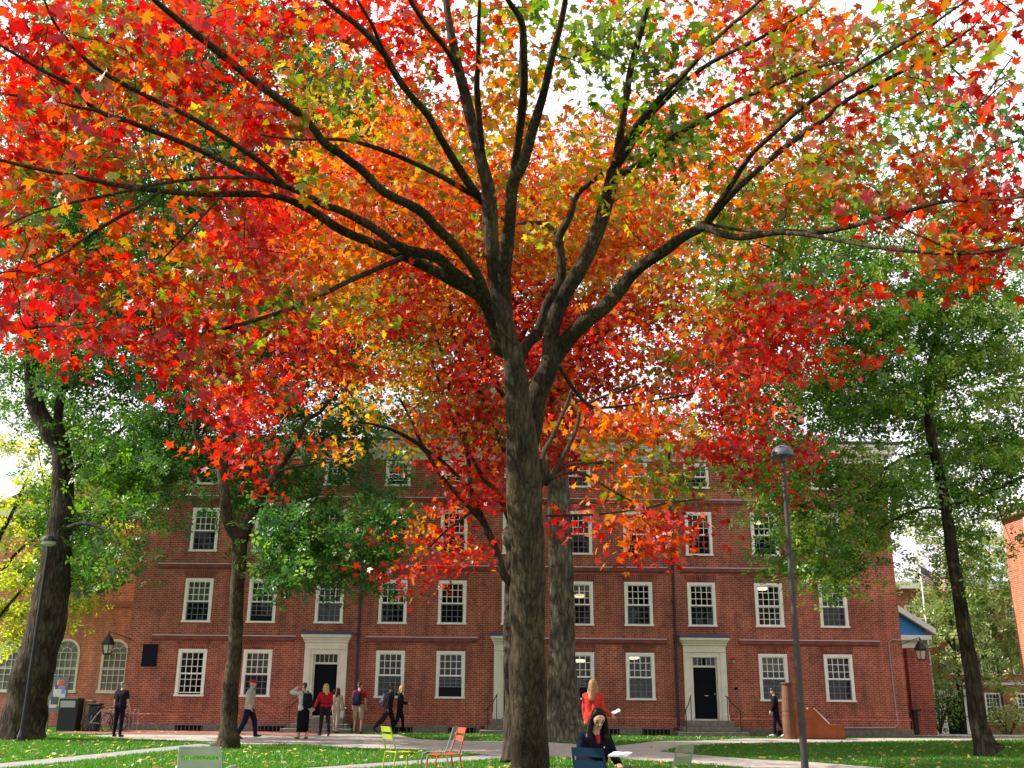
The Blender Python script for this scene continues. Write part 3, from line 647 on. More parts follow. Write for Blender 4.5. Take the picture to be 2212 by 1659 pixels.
def bush(label, px, py, Y, rx, h, n, key):
    p = P3(px, py, Y); p.z = gz(Y); root = thing('shrub', label, 'shrub', p)
    q = rng.normal(0, 1, (n, 3)); q /= np.linalg.norm(q, axis=1)[:, None]; q *= (rng.random((n, 1))**.4)
    C = np.array(p)+q*np.array([rx, rx*.7, h/2])+np.array([0, 0, h*.5])+rng.normal(0, .08, (n, 3)); C[:, 2] = np.maximum(C[:, 2], gz(Y)+.05)
    pal = PAL[key]; K = np.array([random.choices(pal, [x[1] for x in pal])[0][0] for _ in range(n)])*(.8+.4*rng.random((n, 1)))
    leaves('foliage', C, .15*(.7+.6*rng.random(n)), K, OVAL, GLEAF, root)
    b = MB()
    for k in range(9):
        a = random.random()*6.28; b.tube([p, p+Vector((math.cos(a)*rx*.3, math.sin(a)*rx*.3, h*.4)), p+Vector((math.cos(a)*rx*.6, math.sin(a)*rx*.6, h*.8))], [.025, .018, .008], 5)
    obj('stem', b, BARKD, root)
bush('dark green bush at the foot of the brick pier by the far door', 2030, 1575, 50, 1.3, 2.6, 1300, 'd')
bush('low greyish bush between the right tree and the far hall', 2180, 1575, 53, 1.2, 1.5, 900, 'l')

#BLOCK_HALL
# ------------------------------------------------------------------ the hall
F = 42.5; CX = .23; HW = 15.72
offs = [-13.06, -10.42, -7.65, -5.05, -2.61, 0, 2.61, 5.05, 7.65, 10.42, 13.06]
DOORS = {2, 5, 8}
hall = thing('brick_hall', 'long four-storey red brick hall with white sash windows and slate roof', 'building', (CX, F+6, 0))
levels = [(1.32, 3.15, 1.16), (4.21, 5.98, 1.15), (7.09, 8.92, 1.13), (9.93, 11.02, 1.06)]
openings = []   # (x0,x1,z0,z1,kind)
for li, (z0, z1, wd) in enumerate(levels):
    for ci, o in enumerate(offs):
        if li == 0 and ci in DOORS: openings.append((CX+o-.62, CX+o+.62, .55, 3.05, 'door')); continue
        openings.append((CX+o-wd/2, CX+o+wd/2, z0, z1, li))
def wall_with_holes(mb, x0, x1, z0, z1, y, holes, depth=.3, mi=0):
    xs = sorted({x0, x1, *[h[0] for h in holes], *[h[1] for h in holes]}); zs = sorted({z0, z1, *[h[2] for h in holes], *[h[3] for h in holes]})
    for a, b in zip(xs[:-1], xs[1:]):
        for c, d in zip(zs[:-1], zs[1:]):
            mx_, mz = (a+b)/2, (c+d)/2
            if any(h[0] < mx_ < h[1] and h[2] < mz < h[3] for h in holes): continue
            mb.quad((a, y, c), (b, y, c), (b, y, d), (a, y, d), mi)
    for h in holes:
        a, b, c, d = h[:4]
        mb.quad((a, y, c), (a, y, d), (a, y+depth, d), (a, y+depth, c), mi); mb.quad((b, y, d), (b, y, c), (b, y+depth, c), (b, y+depth, d), mi)
        mb.quad((a, y, d), (b, y, d), (b, y+depth, d), (a, y+depth, d), mi); mb.quad((b, y, c), (a, y, c), (a, y+depth, c), (b, y+depth, c), mi)
X0, X1 = CX-HW, CX+HW; ZT = 11.1; D = 12.5
wb = MB(); wall_with_holes(wb, X0, X1, 0, ZT, F, openings)
wb.quad((X0, F+D, 0), (X0, F, 0), (X0, F, ZT), (X0, F+D, ZT)); wb.quad((X1, F, 0), (X1, F+D, 0), (X1, F+D, ZT), (X1, F, ZT)); wb.quad((X1, F+D, 0), (X0, F+D, 0), (X0, F+D, ZT), (X1, F+D, ZT))
wall = obj('wall', wb, BRICK, hall, uv=True)
# dim rooms behind the glass
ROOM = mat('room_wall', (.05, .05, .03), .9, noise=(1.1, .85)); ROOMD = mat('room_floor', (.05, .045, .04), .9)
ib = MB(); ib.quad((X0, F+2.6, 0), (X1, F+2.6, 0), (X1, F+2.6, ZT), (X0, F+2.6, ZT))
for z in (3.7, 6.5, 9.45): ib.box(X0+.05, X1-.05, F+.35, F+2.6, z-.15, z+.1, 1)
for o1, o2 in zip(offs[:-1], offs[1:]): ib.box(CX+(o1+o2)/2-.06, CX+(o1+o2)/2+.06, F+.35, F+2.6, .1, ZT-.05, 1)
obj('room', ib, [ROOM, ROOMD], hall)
# string courses with flashing, water table, base
def bands(zc, segs, par):
    for (a, b) in segs:
        m = MB(); m.box(CX+a, CX+b, F-.06, F+.01, zc-.20, zc-.055); m.box(CX+a+.02, CX+b-.02, F-.02, F+.01, zc-.26, zc-.202); o = obj('string_course', m, SANDST, par)
        m = MB(); m.box(CX+a-.01, CX+b+.01, F-.075, F+.005, zc-.053, zc-.025); obj('flashing', m, LEAD, o)
bands(9.48, [(-14.8, -6.65), (-6.1, 6.35), (6.65, 14.9)], hall)
bands(6.62, [(-14.85, -6.65), (-6.1, 6.3), (6.85, 13.9)], hall)
bands(3.73, [(-14.75, -8.95), (-6.05, -1.55), (1.2, 6.15), (9.1, 14.8)], hall)
wt = MB()
def base_segs(w): # gaps at the three doors
    xs = [X0-.06]; 
    for i in (2, 5, 8): xs += [CX+offs[i]-w, CX+offs[i]+w]
    xs += [X1+.06]; return [(xs[i], xs[i+1]) for i in range(0, len(xs), 2)]
for a, b in base_segs(.9): wt.box(a, b, F-.09, F+.01, .28, .62); wt.add([(a, F-.09, .622), (b, F-.09, .622), (b, F+.005, .71), (a, F+.005, .71)], [(0, 1, 2, 3)])
wt.box(X1-.004, X1+.09, F-.09, F+D, .28, .62)
obj('water_table', wt, BRICK, hall, uv=True)
vents = [-12.9, -9.6, -4.6, -2.1, 3.6, 5.6, 10.9]
for a, b in base_segs(1.4):
    x = a-.03
    for v in [CX+v for v in vents if a < CX+v-.5 and CX+v+.5 < b]:
        gb_ = MB(); gb_.bbox(x, v-.55, F-.14, F+.02, 0, .277, .012); x = v+.55; obj('granite_base', gb_, GRANITE, hall)
    gb_ = MB(); gb_.bbox(x, b+.03, F-.14, F+.02, 0, .277, .012); obj('granite_base', gb_, GRANITE, hall)
for v in vents:
    m = MB(); m.box(CX+v-.545, CX+v+.545, F-.02, F+.03, .0, .275, 0)
    for k in range(7): m.box(CX+v-.5+k*.16, CX+v-.47+k*.16, F-.06, F-.02, .02, .23, 1)
    m.box(CX+v-.55, CX+v+.55, F-.13, F-.02, .22, .27, 1)
    obj('basement_vent', m, [DARK, GRANITE], hall)
# flat arches (darker soldier bricks) above the windows
SOLD = brick_mat('soldier_brick', (.30, .075, .052), (.22, .052, .040), (.36, .23, .17))
for n_ in SOLD.node_tree.nodes:
    if n_.type == 'TEX_BRICK': n_.inputs['Brick Width'].default_value = .078; n_.inputs['Row Height'].default_value = .3
for li, (z0, z1, wd) in enumerate(levels[:3]):
    for ci, o in enumerate(offs):
        if li == 0 and ci in DOORS: continue
        x = CX+o; h = wd/2
        m = MB(); m.prism([(x-h-.02, z1+.005), (x+h+.02, z1+.005), (x+h+.13, z1+.3), (x-h-.13, z1+.3)][::-1], 'y', F-.008, F+.01)
        obj('flat_arch', m, SOLD, hall, uv=True)
# windows
def window(par, x, z0, z1, wd, y, nx=4, nu=3, nl=3, opened=0, screen=True, blind=0, lit=False, casing=.12, arch=False):
    h = wd/2; fr = MB()
    t = casing
    fr.bbox(x-h, x-h+t, y-.045, y+.12, z0+.07, z1, .006); fr.bbox(x+h-t, x+h, y-.045, y+.12, z0+.07, z1, .006); fr.bbox(x-h+t, x+h-t, y-.045, y+.12, z1-t, z1, .006)
    wn = obj('window', fr, WHITE, par)
    s = MB(); s.bbox(x-h-.03, x+h+.03, y-.085, y+.12, z0-.01, z0+.068, .008); obj('sill', s, WHITE, wn)
    a, b = x-h+t, x+h-t; c, d = z0+.07, z1-t; mid = c+(d-c)*(nl/(nu+nl))
    up = MB()
    def sash(mb, c0, d0, yy, nz, mi, r=.035, mt=.014):
        mb.box(a, a+r, yy, yy+.035, c0, d0, mi); mb.box(b-r, b, yy, yy+.035, c0, d0, mi); mb.box(a+r, b-r, yy, yy+.035, c0, c0+r, mi); mb.box(a+r, b-r, yy, yy+.035, d0-r, d0, mi)
        for k in range(1, nx): xx = a+(b-a)*k/nx; mb.box(xx-mt, xx+mt, yy+.003, yy+.03, c0+r, d0-r, mi)
        for k in range(1, nz):
            zz = c0+(d0-c0)*k/nz
            for q in range(nx): mb.box(a+(b-a)*q/nx+(r if q == 0 else mt), a+(b-a)*(q+1)/nx-(r if q == nx-1 else mt), yy+.005, yy+.028, zz-mt*.9, zz+mt*.9, mi)
    sash(up, mid-.02, d, y+.0, nu, 0); up.box(a, b, y-.012, y+.034, mid-.045, mid-.0205, 0)
    obj('upper_sash', up, WHITE, wn)
    lo_ = MB(); lz = c+opened*(mid-c)*.55
    sash(lo_, lz, min(mid+.02, lz+(mid-c)) if opened else mid-.05, y+.045, nl, 0)
    obj('lower_sash', lo_, MUNTG if screen else WHITE, wn)
    g_ = MB(); g_.box(a+.01, b-.01, y+.012, y+.018, mid, d-.01)
    if not opened: g_.box(a+.01, b-.01, y+.06, y+.066, c+.01, mid)
    else: g_.box(a+.01, b-.01, y+.06, y+.066, lz, mid+.02)
    obj('pane', g_, GLASS, wn)
    if screen:
        s2 = MB(); s2.box(a+.004, b-.004, y+.083, y+.086, c+.004, mid-.05); obj('insect_screen', s2, SCREEN, wn)
    if blind:
        s3 = MB(); k = 0; zz = d-.03
        while zz > d-blind*(d-c): s3.box(a+.02, b-.02, y+.10, y+.135, zz-.03, zz-.004); zz -= .045
        obj('blind', s3, mat('cream_blind', (.42, .40, .30), .8), wn)
    return wn
opened = {(1, 1): .5, (0, 4): .8, (3, 3): .7, (3, 4): .7, (0, 6): .9, (0, 0): .12}
noscreen = {(1, 9), (0, 0), (3, 3), (3, 4)}
blinds = {(1, 6): .3, (2, 8): .25, (0, 9): .35, (1, 3): .2, (2, 10): .4, (3, 1): .5, (1, 0): .45, (2, 0): .5, (0, 1): .5, (3, 3): .35, (3, 9): .5}
for li, (z0, z1, wd) in enumerate(levels):
    for ci, o in enumerate(offs):
        if li == 0 and ci in DOORS: continue
        nu, nl = (3, 3) if li < 3 else (2, 2)
        window(hall, CX+o, z0, z1, wd, F, 4, nu, nl, opened.get((li, ci), 0), (li, ci) not in noscreen, blinds.get((li, ci), 0))
LAMP = mat('lit_lamp', (1, .9, .6), .5, emit=(1, .82, .48, 1.6))
for px, py, lab in ((1252,1287,'second-floor window right of the elm trunk'),(1640,1129,'third-floor window near the street lamp'),(1646,1272,'second-floor window near the street lamp'),(1252,1428,'ground-floor window right of the elm trunk'),(1368,1421,'ground-floor window beside the downspout'),(874,1119,'third-floor window behind green leaves')):
    p = P3(px, py, F+1.0); m = MB(); m.lathe(p, [(.02, .08), (.22, .05), (.26, 0), (.18, -.05), (.02, -.07)], 16); m.box(p.x-.01, p.x+.01, p.y-.01, p.y+.01, p.z+.08, p.z+.35)
    tag(obj('ceiling_lamp', m, LAMP, hall, smooth=False), 'glowing oval ceiling lamp seen through the '+lab)
# doors
CREAMD = CREAM
for ci in (2, 5, 8):
    x = CX+offs[ci]
    ds = MB()
    for s in (-1, 1):
        ds.bbox(x+s*.74-.12*1, x+s*.74+.12, F-.16, F+.01, .56, 3.18, .01)      # pilaster
        ds.bbox(x+s*.74-.15, x+s*.74+.15, F-.19, F+.008, .56, .80, .012)
        ds.box(*(sorted((x+s*.62, x+s*.50))), F-.10, F+.20, .56, 2.98)
        ds.box(*(sorted((x+s*.498, x+s*.455))), F+.06, F+.16, .6, 2.97)
    ds.bbox(x-.62, x+.62, F-.13, F+.2, 2.983, 3.18, .01)
    ds.bbox(x-.86, x+.86, F-.175, F+.008, 3.183, 3.45, .01); ds.bbox(x-.90, x+.90, F-.22, F+.006, 3.452, 3.55, .01)
    ds.bbox(x-.95, x+.95, F-.28, F+.004, 3.552, 3.64, .012); ds.bbox(x-1.0, x+1.0, F-.36, F+.002, 3.642, 3.76, .015)
    ds.box(x-.455, x+.455, F+.06, F+.15, 2.6, 2.68); ds.box(x-.455, x+.455, F+.05, F+.17, .56, .62)
    for k in range(6): xx = x-.45+k*.18; ds.box(xx-.012, xx+.012, F+.08, F+.12, 2.68, 2.97)
    su = obj('door_surround', ds, CREAM, hall)
    c = MB(); c.add([(x-1.02, F-.38, 3.763), (x+1.02, F-.38, 3.763), (x+1.02, F, 3.84), (x-1.02, F, 3.84), (x-1.02, F-.38, 3.80), (x+1.02, F-.38, 3.80), (x+1.02, F, 3.90), (x-1.02, F, 3.90)], [(0,1,5,4),(4,5,6,7),(1,2,6,5),(0,4,7,3),(0,3,2,1)])
    obj('lead_cap', c, LEADB, su)
    pn = MB(); pn.box(x-.45, x+.45, F+.10, F+.105, 2.68, 2.97); obj('transom', pn, GLASS, su)
    d = MB(); d.box(x-.452, x+.452, F+.10, F+.15, .625, 2.6)
    for px_ in (-.22, .22):
        for zz0, zz1 in ((.75, 1.25), (1.35, 1.95), (2.05, 2.5)): d.bbox(x+px_-.16, x+px_+.16, F+.088, F+.102, zz0, zz1, .006)
    dd = obj('door', d, DOORM, hall)
    hd = MB(); hd.box(x-.03, x+.12, F+.07, F+.09, 1.50, 1.525); hd.lathe((x+.38, F+.07, 1.55), [(.02, 0), (.025, .03), (.02, .06)], 8); obj('handle', hd, mat('brass', (.55, .5, .4), .4, 1), dd)
    st = MB(); st.bbox(x-.95, x+.95, F-.75, F+.12, .34, .555, .015); st.bbox(x-1.15, x+1.15, F-1.1, F-.002, .17, .337, .015); st.bbox(x-1.35, x+1.35, F-1.45, F-.002, 0, .167, .015)
    obj('steps', st, GRANITE, hall)
    for s in (-1, 1):
        r_ = MB(); a = Vector((x+s*.72, F-.62, .55)); b_ = Vector((x+s*1.05, F-1.35, .17))
        r_.tube([a, a+Vector((0, 0, .92))], .016, 6); r_.tube([b_, b_+Vector((0, 0, .80))], .016, 6)
        r_.tube([a+Vector((-s*.03, .12, .95)), a+Vector((0, 0, .93)), (a+b_)/2+Vector((0, 0, .8)), b_+Vector((0, 0, .80)), b_+Vector((s*.10, -.10, .74)), b_+Vector((s*.12, -.12, .68))], .02, 6)
        obj('handrail', r_, BLACKM, hall)
# cornice
co = MB()
def corn(x0, x1, y, front=True):
    for (z0, z1, pr) in ((11.08, 11.22, .06), (11.222, 11.30, .12), (11.42, 11.60, .42), (11.602, 11.68, .48), (11.682, 11.80, .56)):
        co.bbox(x0-pr, x1+pr, y-pr, y+.02, z0, z1, .008)
    co.box(x0-.1, x1+.1, y-.1, y+.02, 11.301, 11.419)
corn(X0, X1, F)
for (z0, z1, pr) in ((11.08, 11.22, .06), (11.222, 11.30, .12), (11.301, 11.419, .1), (11.42, 11.60, .42), (11.602, 11.68, .48), (11.682, 11.80, .56)):
    co.box(X1-.01, X1+pr-.003, F+.025, F+D, z0+.002, z1-.002); co.box(X0-pr+.003, X0+.01, F+.025, F+D, z0+.002, z1-.002)
x = X0-.05
while x < X1+.05: co.box(x, x+.09, F-.22, F-.101, 11.31, 11.41); x += .18
x = X0
while x < X1+.1: co.box(x, x+.16, F-.40, F-.101, 11.345, 11.418) if int((x-X0)/.72) >= 0 else 0; x += .72
obj('cornice', co, CREAM, hall)
gt = MB(); gt.tube([(X0-.6, F-.62, 11.86), (X1+.6, F-.62, 11.86)], .055, 8); obj('gutter', gt, LEADB, hall)
# roof: hipped slate
RZ = 11.82; RH = 15.6; e = .6; hip = 6.6
rf = MB(); A = (X0-e, F-e, RZ); B = (X1+e, F-e, RZ); Cc = (X1+e, F+D+e, RZ); Dd = (X0-e, F+D+e, RZ); E1 = (X0+hip, F+D/2, RH); E2 = (X1-hip, F+D/2, RH)
rf.add([A, B, Cc, Dd, E1, E2], [(0, 1, 5, 4), (1, 2, 5), (2, 3, 4, 5), (3, 0, 4)]); rf.add([(a[0], a[1], a[2]-.03) for a in (A, B, Cc, Dd)], [(3, 2, 1, 0)])
roof = obj('roof', rf, SLATE, hall, uv=True)
for (x, y) in ((CX+13.1, F+4.2), (CX+11.6, F+6.6), (CX-13.1, F+4.2), (CX-11.6, F+6.6)):
    ch = MB(); ch.box(x-.42, x+.42, y-.75, y+.75, 11.9, 15.9); ch.box(x-.5, x+.5, y-.83, y+.83, 15.902, 16.15); ch.box(x-.45, x+.45, y-.78, y+.78, 16.152, 16.35)
    obj('chimney', ch, BRICKN, roof, uv=True)
# central pediment
PW = 5.45; PR = 2.75; pz = 11.83; cpx = CX
pd = MB(); pd.prism([(cpx-PW, pz), (cpx+PW, pz), (cpx, pz+PR)], 'y', F+.02, F+5.2); ped = obj('pediment_wall', pd, BRICK, hall, uv=True)
rk = MB()
for s in (-1, 1):
    n_ = Vector((s*PR, 0, PW)).normalized(); a0 = Vector((cpx+s*(PW+.75), 0, pz-.16)); a1 = Vector((cpx, 0, pz+PR+.16))
    for (t0, t1, pr) in ((-.32, -.16, .12), (-.158, .0, .38), (.002, .16, .52)):
        q = [a0+n_*t0, a0+n_*t1, a1+Vector((0, 0, t1/n_.z)), a1+Vector((0, 0, t0/n_.z))]; q = [(v.x, v.z) for v in q]
        rk.prism(q if s > 0 else q[::-1], 'y', F-pr, F+.3)
obj('raking_cornice', rk, CREAM, hall)
pr_ = MB()
for s in (-1, 1):
    pr_.quad(*((cpx+s*(PW+.95), F-.6, pz-.04), (cpx, F-.6, pz+PR+.42), (cpx, F+6, pz+PR+.42), (cpx+s*(PW+.95), F+6, pz-.04))[::s])
    pr_.box(*sorted((cpx+s*(PW+.95), cpx+s*(PW+.0))), F-.62, F+.2, pz-.005, pz+.09)
obj('pediment_roof', pr_, SLATE, hall, uv=True)
for ox, oz in ((-2.5, 12.75), (2.5, 12.75), (0, 13.35)):
    q = MB(); th = [2*math.pi*k/24 for k in range(25)]
    q.tube([(cpx+ox+.34*math.cos(t), F-.01, oz+.34*math.sin(t)) for t in th], .06, 6); rw = obj('round_window', q, WHITE, hall)
    q = MB(); q.prism([(cpx+ox+.33*math.cos(t), oz+.33*math.sin(t)) for t in th[:-1]], 'y', F-.015, F+.01); obj('pane', q, mat('dark_pane', (.02, .022, .025), .15), rw)
    q = MB(); q.box(cpx+ox-.012, cpx+ox+.012, F-.035, F-.016, oz-.32, oz+.32); q.box(cpx+ox-.32, cpx+ox-.013, F-.034, F-.017, oz-.012, oz+.012); q.box(cpx+ox+.013, cpx+ox+.32, F-.034, F-.017, oz-.012, oz+.012); obj('muntin', q, WHITE, rw)
# downspouts
for xx in (CX-6.37, CX+6.5):
    m = MB(); m.tube([(xx, F-.55, 11.8), (xx, F-.4, 11.4), (xx, F-.12, 11.0), (xx, F-.12, .35), (xx, F-.2, .12)], .06, 10)
    for z in (9.6, 8, 6.75, 5.2, 3.8, 2.2, .9): m.box(xx-.08, xx+.08, F-.19, F, z, z+.06)
    obj('downspout', m, PIPE, hall)
# plaque, fire bell, small plate
m = MB(); m.bbox(X0+.62, X0+1.22, F-.05, F, 2.45, 3.32, .012); o = obj('plaque', m, mat('dark_bronze', (.008, .010, .022), .7, spec=.1), hall)
m = MB(); m.bbox(CX+8.78, CX+8.88, F-.07, F, 2.78, 2.9, .01, 0); m.bbox(CX+8.76, CX+8.9, F-.09, F, 2.93, 3.03, .01, 1); obj('alarm_bell', m, [mat('grey_metal', (.35, .35, .36), .5, .6), mat('red_enamel', (.5, .02, .02), .4)], hall)
m = MB(); m.bbox(CX+8.8, CX+8.95, F-.02, F, 1.75, 1.84, .005); obj('number_plate', m, mat('dark_bronze'), hall)
# conduit
m = MB(); X_ = X1-.55
m.tube([(X1+.72, F-.12, 3.72), (X_+.12, F-.06, 3.75), (X_, F-.06, 3.62), (X_+.03, F-.06, 1), (X_+.05, F-.10, .5), (X_-.1, F-.17, .36), (X1-4.1, F-.17, .33), (X1-4.3, F-.17, .22), (X1-4.3, F-.2, .02)], .022, 6)
obj('conduit', m, mat('grey_metal'), hall)

# lanterns on brackets
def lantern(label, x, y, z, ax):
    r = thing('wall_lantern', label, 'lantern', (x, y, z), group='black wall lanterns at the hall corners')
    m = MB(); m.lathe((x, y, z), [(.02, .52), (.05, .46), (.03, .42), (.09, .38), (.16, .30), (.27, .12), (.28, .06), (.25, .04), (.25, .02)], 6)
    for k in range(6):
        t = k*math.pi/3; m.tube([(x+.24*math.cos(t), y+.24*math.sin(t), z+.04), (x+.16*math.cos(t), y+.16*math.sin(t), z-.32)], .014, 5)
    m.lathe((x, y, z), [(.15, -.36), (.17, -.32), (.16, -.30)], 6); obj('frame', m, BLACKM, r)
    m = MB(); m.lathe((x, y, z), [(.15, -.31), (.225, .03)], 6); obj('glass', m, mat('milky_glass', (.55, .52, .45), .3), r)
    m = MB(); m.tube([(x, y, z+.45), (x, y, z+.55), ((x+ax)/2, y, z+.42), (ax, F-.02, z+.25)], .018, 6); m.tube([(x, y, z-.34), ((x+ax)/2, y, z-.2), (ax, F-.02, z-.1)], .012, 5); obj('bracket', m, BLACKM, r)
lantern('black lantern bracketed out from the right corner of the hall', X1+.72, F-.1, 3.3, X1-.05)
p = P3(232, 1400, F-.1); lantern('black lantern bracketed out from the left corner of the hall', p.x, F-.1, p.z+.1, X0+.1)

#BLOCK_OTHERB
# ------------------------------------------------------------------ left neighbour with arched windows
nb = thing('brick_building', 'brick building with round-arched cream windows at the far left', 'building', (-20, 50, 0))
FY = 47.0; nx0, nx1 = -34, -15.2
def npx(px): return P3(px, 1430, FY).x
aw = [npx(-85), npx(26), npx(142), npx(248)]
m = MB(); hol = [(x-.6, x+.6, 1.45, 3.15) for x in aw]
wall_with_holes(m, nx0, nx1, 0, 9.3, FY, hol)
# spandrels of the arches
for x in aw: pass
m2_ = MB()
obj('wall', m, BRICKN, nb, uv=True)
m = MB(); m.box(nx0, nx1, FY-.07, FY, 5.15, 5.4); obj('band', m, mat('pink_stone', (.32, .13, .1), .9), nb)
m = MB(); m.box(nx0, nx1, FY-.3, FY+.02, 9.22, 9.5); obj('cornice', m, CREAM, nb)
gx = npx(150); m = MB(); m.prism([(gx-4.2, 9.51), (gx+4.2, 9.51), (gx, 11.6)], 'y', FY, FY+10); obj('gable', m, BRICKN, nb, uv=True)
m = MB()
for s in (-1, 1):
    q = [(gx+s*4.5, 9.45), (gx+s*4.5, 9.68), (gx, 11.98), (gx, 11.75)]; m.prism(q if s > 0 else q[::-1], 'y', FY-.25, FY+10)
obj('roof', m, mat('grey_brown_roof', (.16, .13, .12), .8), nb)
for x in aw:
    fr = MB(); z0, zs, r = 1.45, 3.13, .6
    arc = [(x+r*math.cos(t), zs+r*math.sin(t)) for t in np.linspace(0, math.pi, 17)]; arci = [(x+(r-.1)*math.cos(t), zs+(r-.1)*math.sin(t)) for t in np.linspace(0, math.pi, 17)]
    for k in range(16): fr.prism([arc[k], arc[k+1], arci[k+1], arci[k]], 'y', FY-.05, FY+.02)
    fr.box(x-r, x-r+.1, FY-.05, FY+.1, z0+.08, zs); fr.box(x+r-.1, x+r, FY-.05, FY+.1, z0+.08, zs); fr.box(x-r-.05, x+r+.05, FY-.1, FY+.1, z0-.05, z0+.08)
    wn = obj('arched_window', fr, CREAM, nb)
    mu = MB()
    for k in range(1, 4): xx = x-.5+k*.25; mu.box(xx-.014, xx+.014, FY-.04, FY, z0+.08, zs)
    for zz in np.linspace(z0+.08, zs, 6)[1:]: 
        for q in range(4): mu.box(x-.5+q*.25+.015, x-.5+(q+1)*.25-.015, FY-.038, FY-.002, zz-.014, zz+.014)
    mu.box(x-.5, x+.5, FY-.045, FY-.001, z0+.95, z0+1.0)
    for t in (R(45), R(90), R(135)): mu.tube([(x+.2*math.cos(t), FY-.02, zs+.2*math.sin(t)), (x+.5*math.cos(t), FY-.02, zs+.5*math.sin(t))], .014, 4)
    mu.tube([(x+.22*math.cos(t), FY-.02, zs+.22*math.sin(t)) for t in np.linspace(0, math.pi, 9)], .014, 4)
    obj('muntins', mu, CREAM, wn)
    pn = MB(); pn.box(x-.5, x+.5, FY+.02, FY+.03, z0+.08, zs); pn.prism([(x, zs)]+[(x+.51*math.cos(t), zs+.51*math.sin(t)) for t in np.linspace(0, math.pi, 13)], 'y', FY-.012, FY-.008)
    obj('pane', pn, mat('olive_pane', (.13, .14, .11), .12, noise=(1.5, .6)), wn)
# right sunlit building seen obliquely
rb = thing('brick_building', 'sunlit orange brick building cut off by the right edge of the photo', 'building', (26, 38, 0))
pc = P3(2188, 1300, 41.4); xw = pc.x
hol = []
for yy in (39.0, 35.5, 32, 28.5):
    for z0, z1 in ((.9, 3.0), (4.1, 6.2), (7.0, 8.3)): hol.append((yy-.6, yy+.6, z0, z1))
m = MB(); tmp = MB(); wall_with_holes(tmp, 22, 41.4, 0, 8.7, 0, hol, .25)
m.add([(xw+v[1], v[0], v[2]) for v in tmp.v], [tuple(reversed(f)) for f in tmp.f])
m.quad((xw+14, 41.4, 0), (xw, 41.4, 0), (xw, 41.4, 8.7), (xw+14, 41.4, 8.7)); m.quad((xw, 22, 0), (xw+14, 22, 0), (xw+14, 22, 8.7), (xw, 22, 8.7))
obj('wall', m, BRICKO, rb, uv=True)
m = MB(); m.box(xw-.55, xw+14, 21.5, 41.9, 8.7, 8.95); m.box(xw-.3, xw+14, 21.7, 41.7, 8.5, 8.698); obj('cornice', m, WHITE, rb)
m = MB(); m.add([(xw-.5, 21.5, 8.96), (xw+14, 21.5, 8.96), (xw+14, 41.9, 8.96), (xw-.5, 41.9, 8.96), (xw+7, 28, 13), (xw+7, 39, 13)], [(0, 1, 4), (1, 2, 5, 4), (2, 3, 5), (3, 0, 4, 5)]); obj('roof', m, SLATE, rb, uv=True)
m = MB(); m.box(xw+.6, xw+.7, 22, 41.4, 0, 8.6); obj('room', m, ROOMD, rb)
for (a, b, c, d) in hol:
    m = MB(); m.box(xw-.04, xw+.1, a, a+.1, c, d); m.box(xw-.04, xw+.1, b-.1, b, c, d); m.box(xw-.04, xw+.1, a+.1, b-.1, d-.1, d); m.box(xw-.08, xw+.1, a-.04, b+.04, c-.04, c+.06)
    mid = (c+d)/2; m.box(xw+.02, xw+.06, a+.1, b-.1, mid-.03, mid+.03)
    for k in (1, 2, 3): yy = a+.1+(b-a-.2)*k/4; m.box(xw+.025, xw+.055, yy-.013, yy+.013, c+.06, d-.1)
    for k in (1, 2, 4, 5): zz = c+.06+(d-c-.16)*k/6; m.box(xw+.027, xw+.053, a+.1, b-.1, zz-.012, zz+.012)
    wn = obj('window', m, WHITE, rb); g_ = MB(); g_.box(xw+.07, xw+.075, a+.1, b-.1, c+.06, d-.1); obj('pane', g_, GLASS, wn)
# chapel with blue pediment
chp = thing('chapel', 'small chapel with bright blue pediment peeking past the hall corner', 'building', (18, 58, 0)); cy = 55; xr = P3(2011, 1368, cy).x; xl = xr-9.6; cxm = (xl+xr)/2
zE = P3(2000, 1372, cy).z
m = MB(); m.box(xl+.6, xr-.6, cy, cy+12, -.4, zE-1.0); obj('wall', m, BRICK, chp, uv=True)
m = MB(); m.box(xl+.5, xr-.5, cy-.05, cy+.3, zE-.99, zE-.25); m.box(xl+.1, xr-.1, cy-.3, cy+.3, zE-.248, zE-.02)
for s in (-1, 1):
    q = [((cxm+s*4.95), zE), ((cxm+s*4.95), zE+.3), (cxm, zE+3.5), (cxm, zE+3.15)]; m.prism(q if s > 0 else q[::-1], 'y', cy-.35, cy+.3)
obj('cornice', m, CREAM, chp)
m = MB(); m.prism([(cxm-4.8, zE-.015), (cxm+4.8, zE-.015), (cxm, zE+3.2)], 'y', cy-.02, cy+.25); obj('tympanum', m, mat('blue_paint', (.03, .20, .48), .6), chp)
m = MB(); m.prism([(cxm-4.9, zE+.29), (cxm+4.9, zE+.29), (cxm, zE+3.48)], 'y', cy+.31, cy+12); obj('roof', m, SLATE, chp, uv=True)
# brick pier at the corner
bp_ = thing('brick_pier', 'square brick gate pier beside the right corner of the hall', 'wall', (18.2, 45.6, 0))
xa, xb = P3(1966, 1500, 45.4).x, P3(2014, 1500, 45.4).x; zt = P3(1990, 1403, 45.4).z
m = MB(); m.box(xa-.9, xa, 45.6, 46.3, -.1, zt); m.box(xa+.002, xb, 45.3, 46.4, -.1, zt-.1); m.box(xa-.02, xb+.06, 45.24, 46.46, zt-.098, zt+.06); obj('wall', m, BRICK, bp_, uv=True)
m = MB(); m.bbox(xa-.1, xa+.1, 45.0, 45.2, 0, .95, .02); m.bbox(xa-.14, xa+.24, 44.95, 45.25, .95, 1.05, .02); o = obj('post', m, BLACKM); tag(o, 'short dark post standing before the brick pier', 'post')
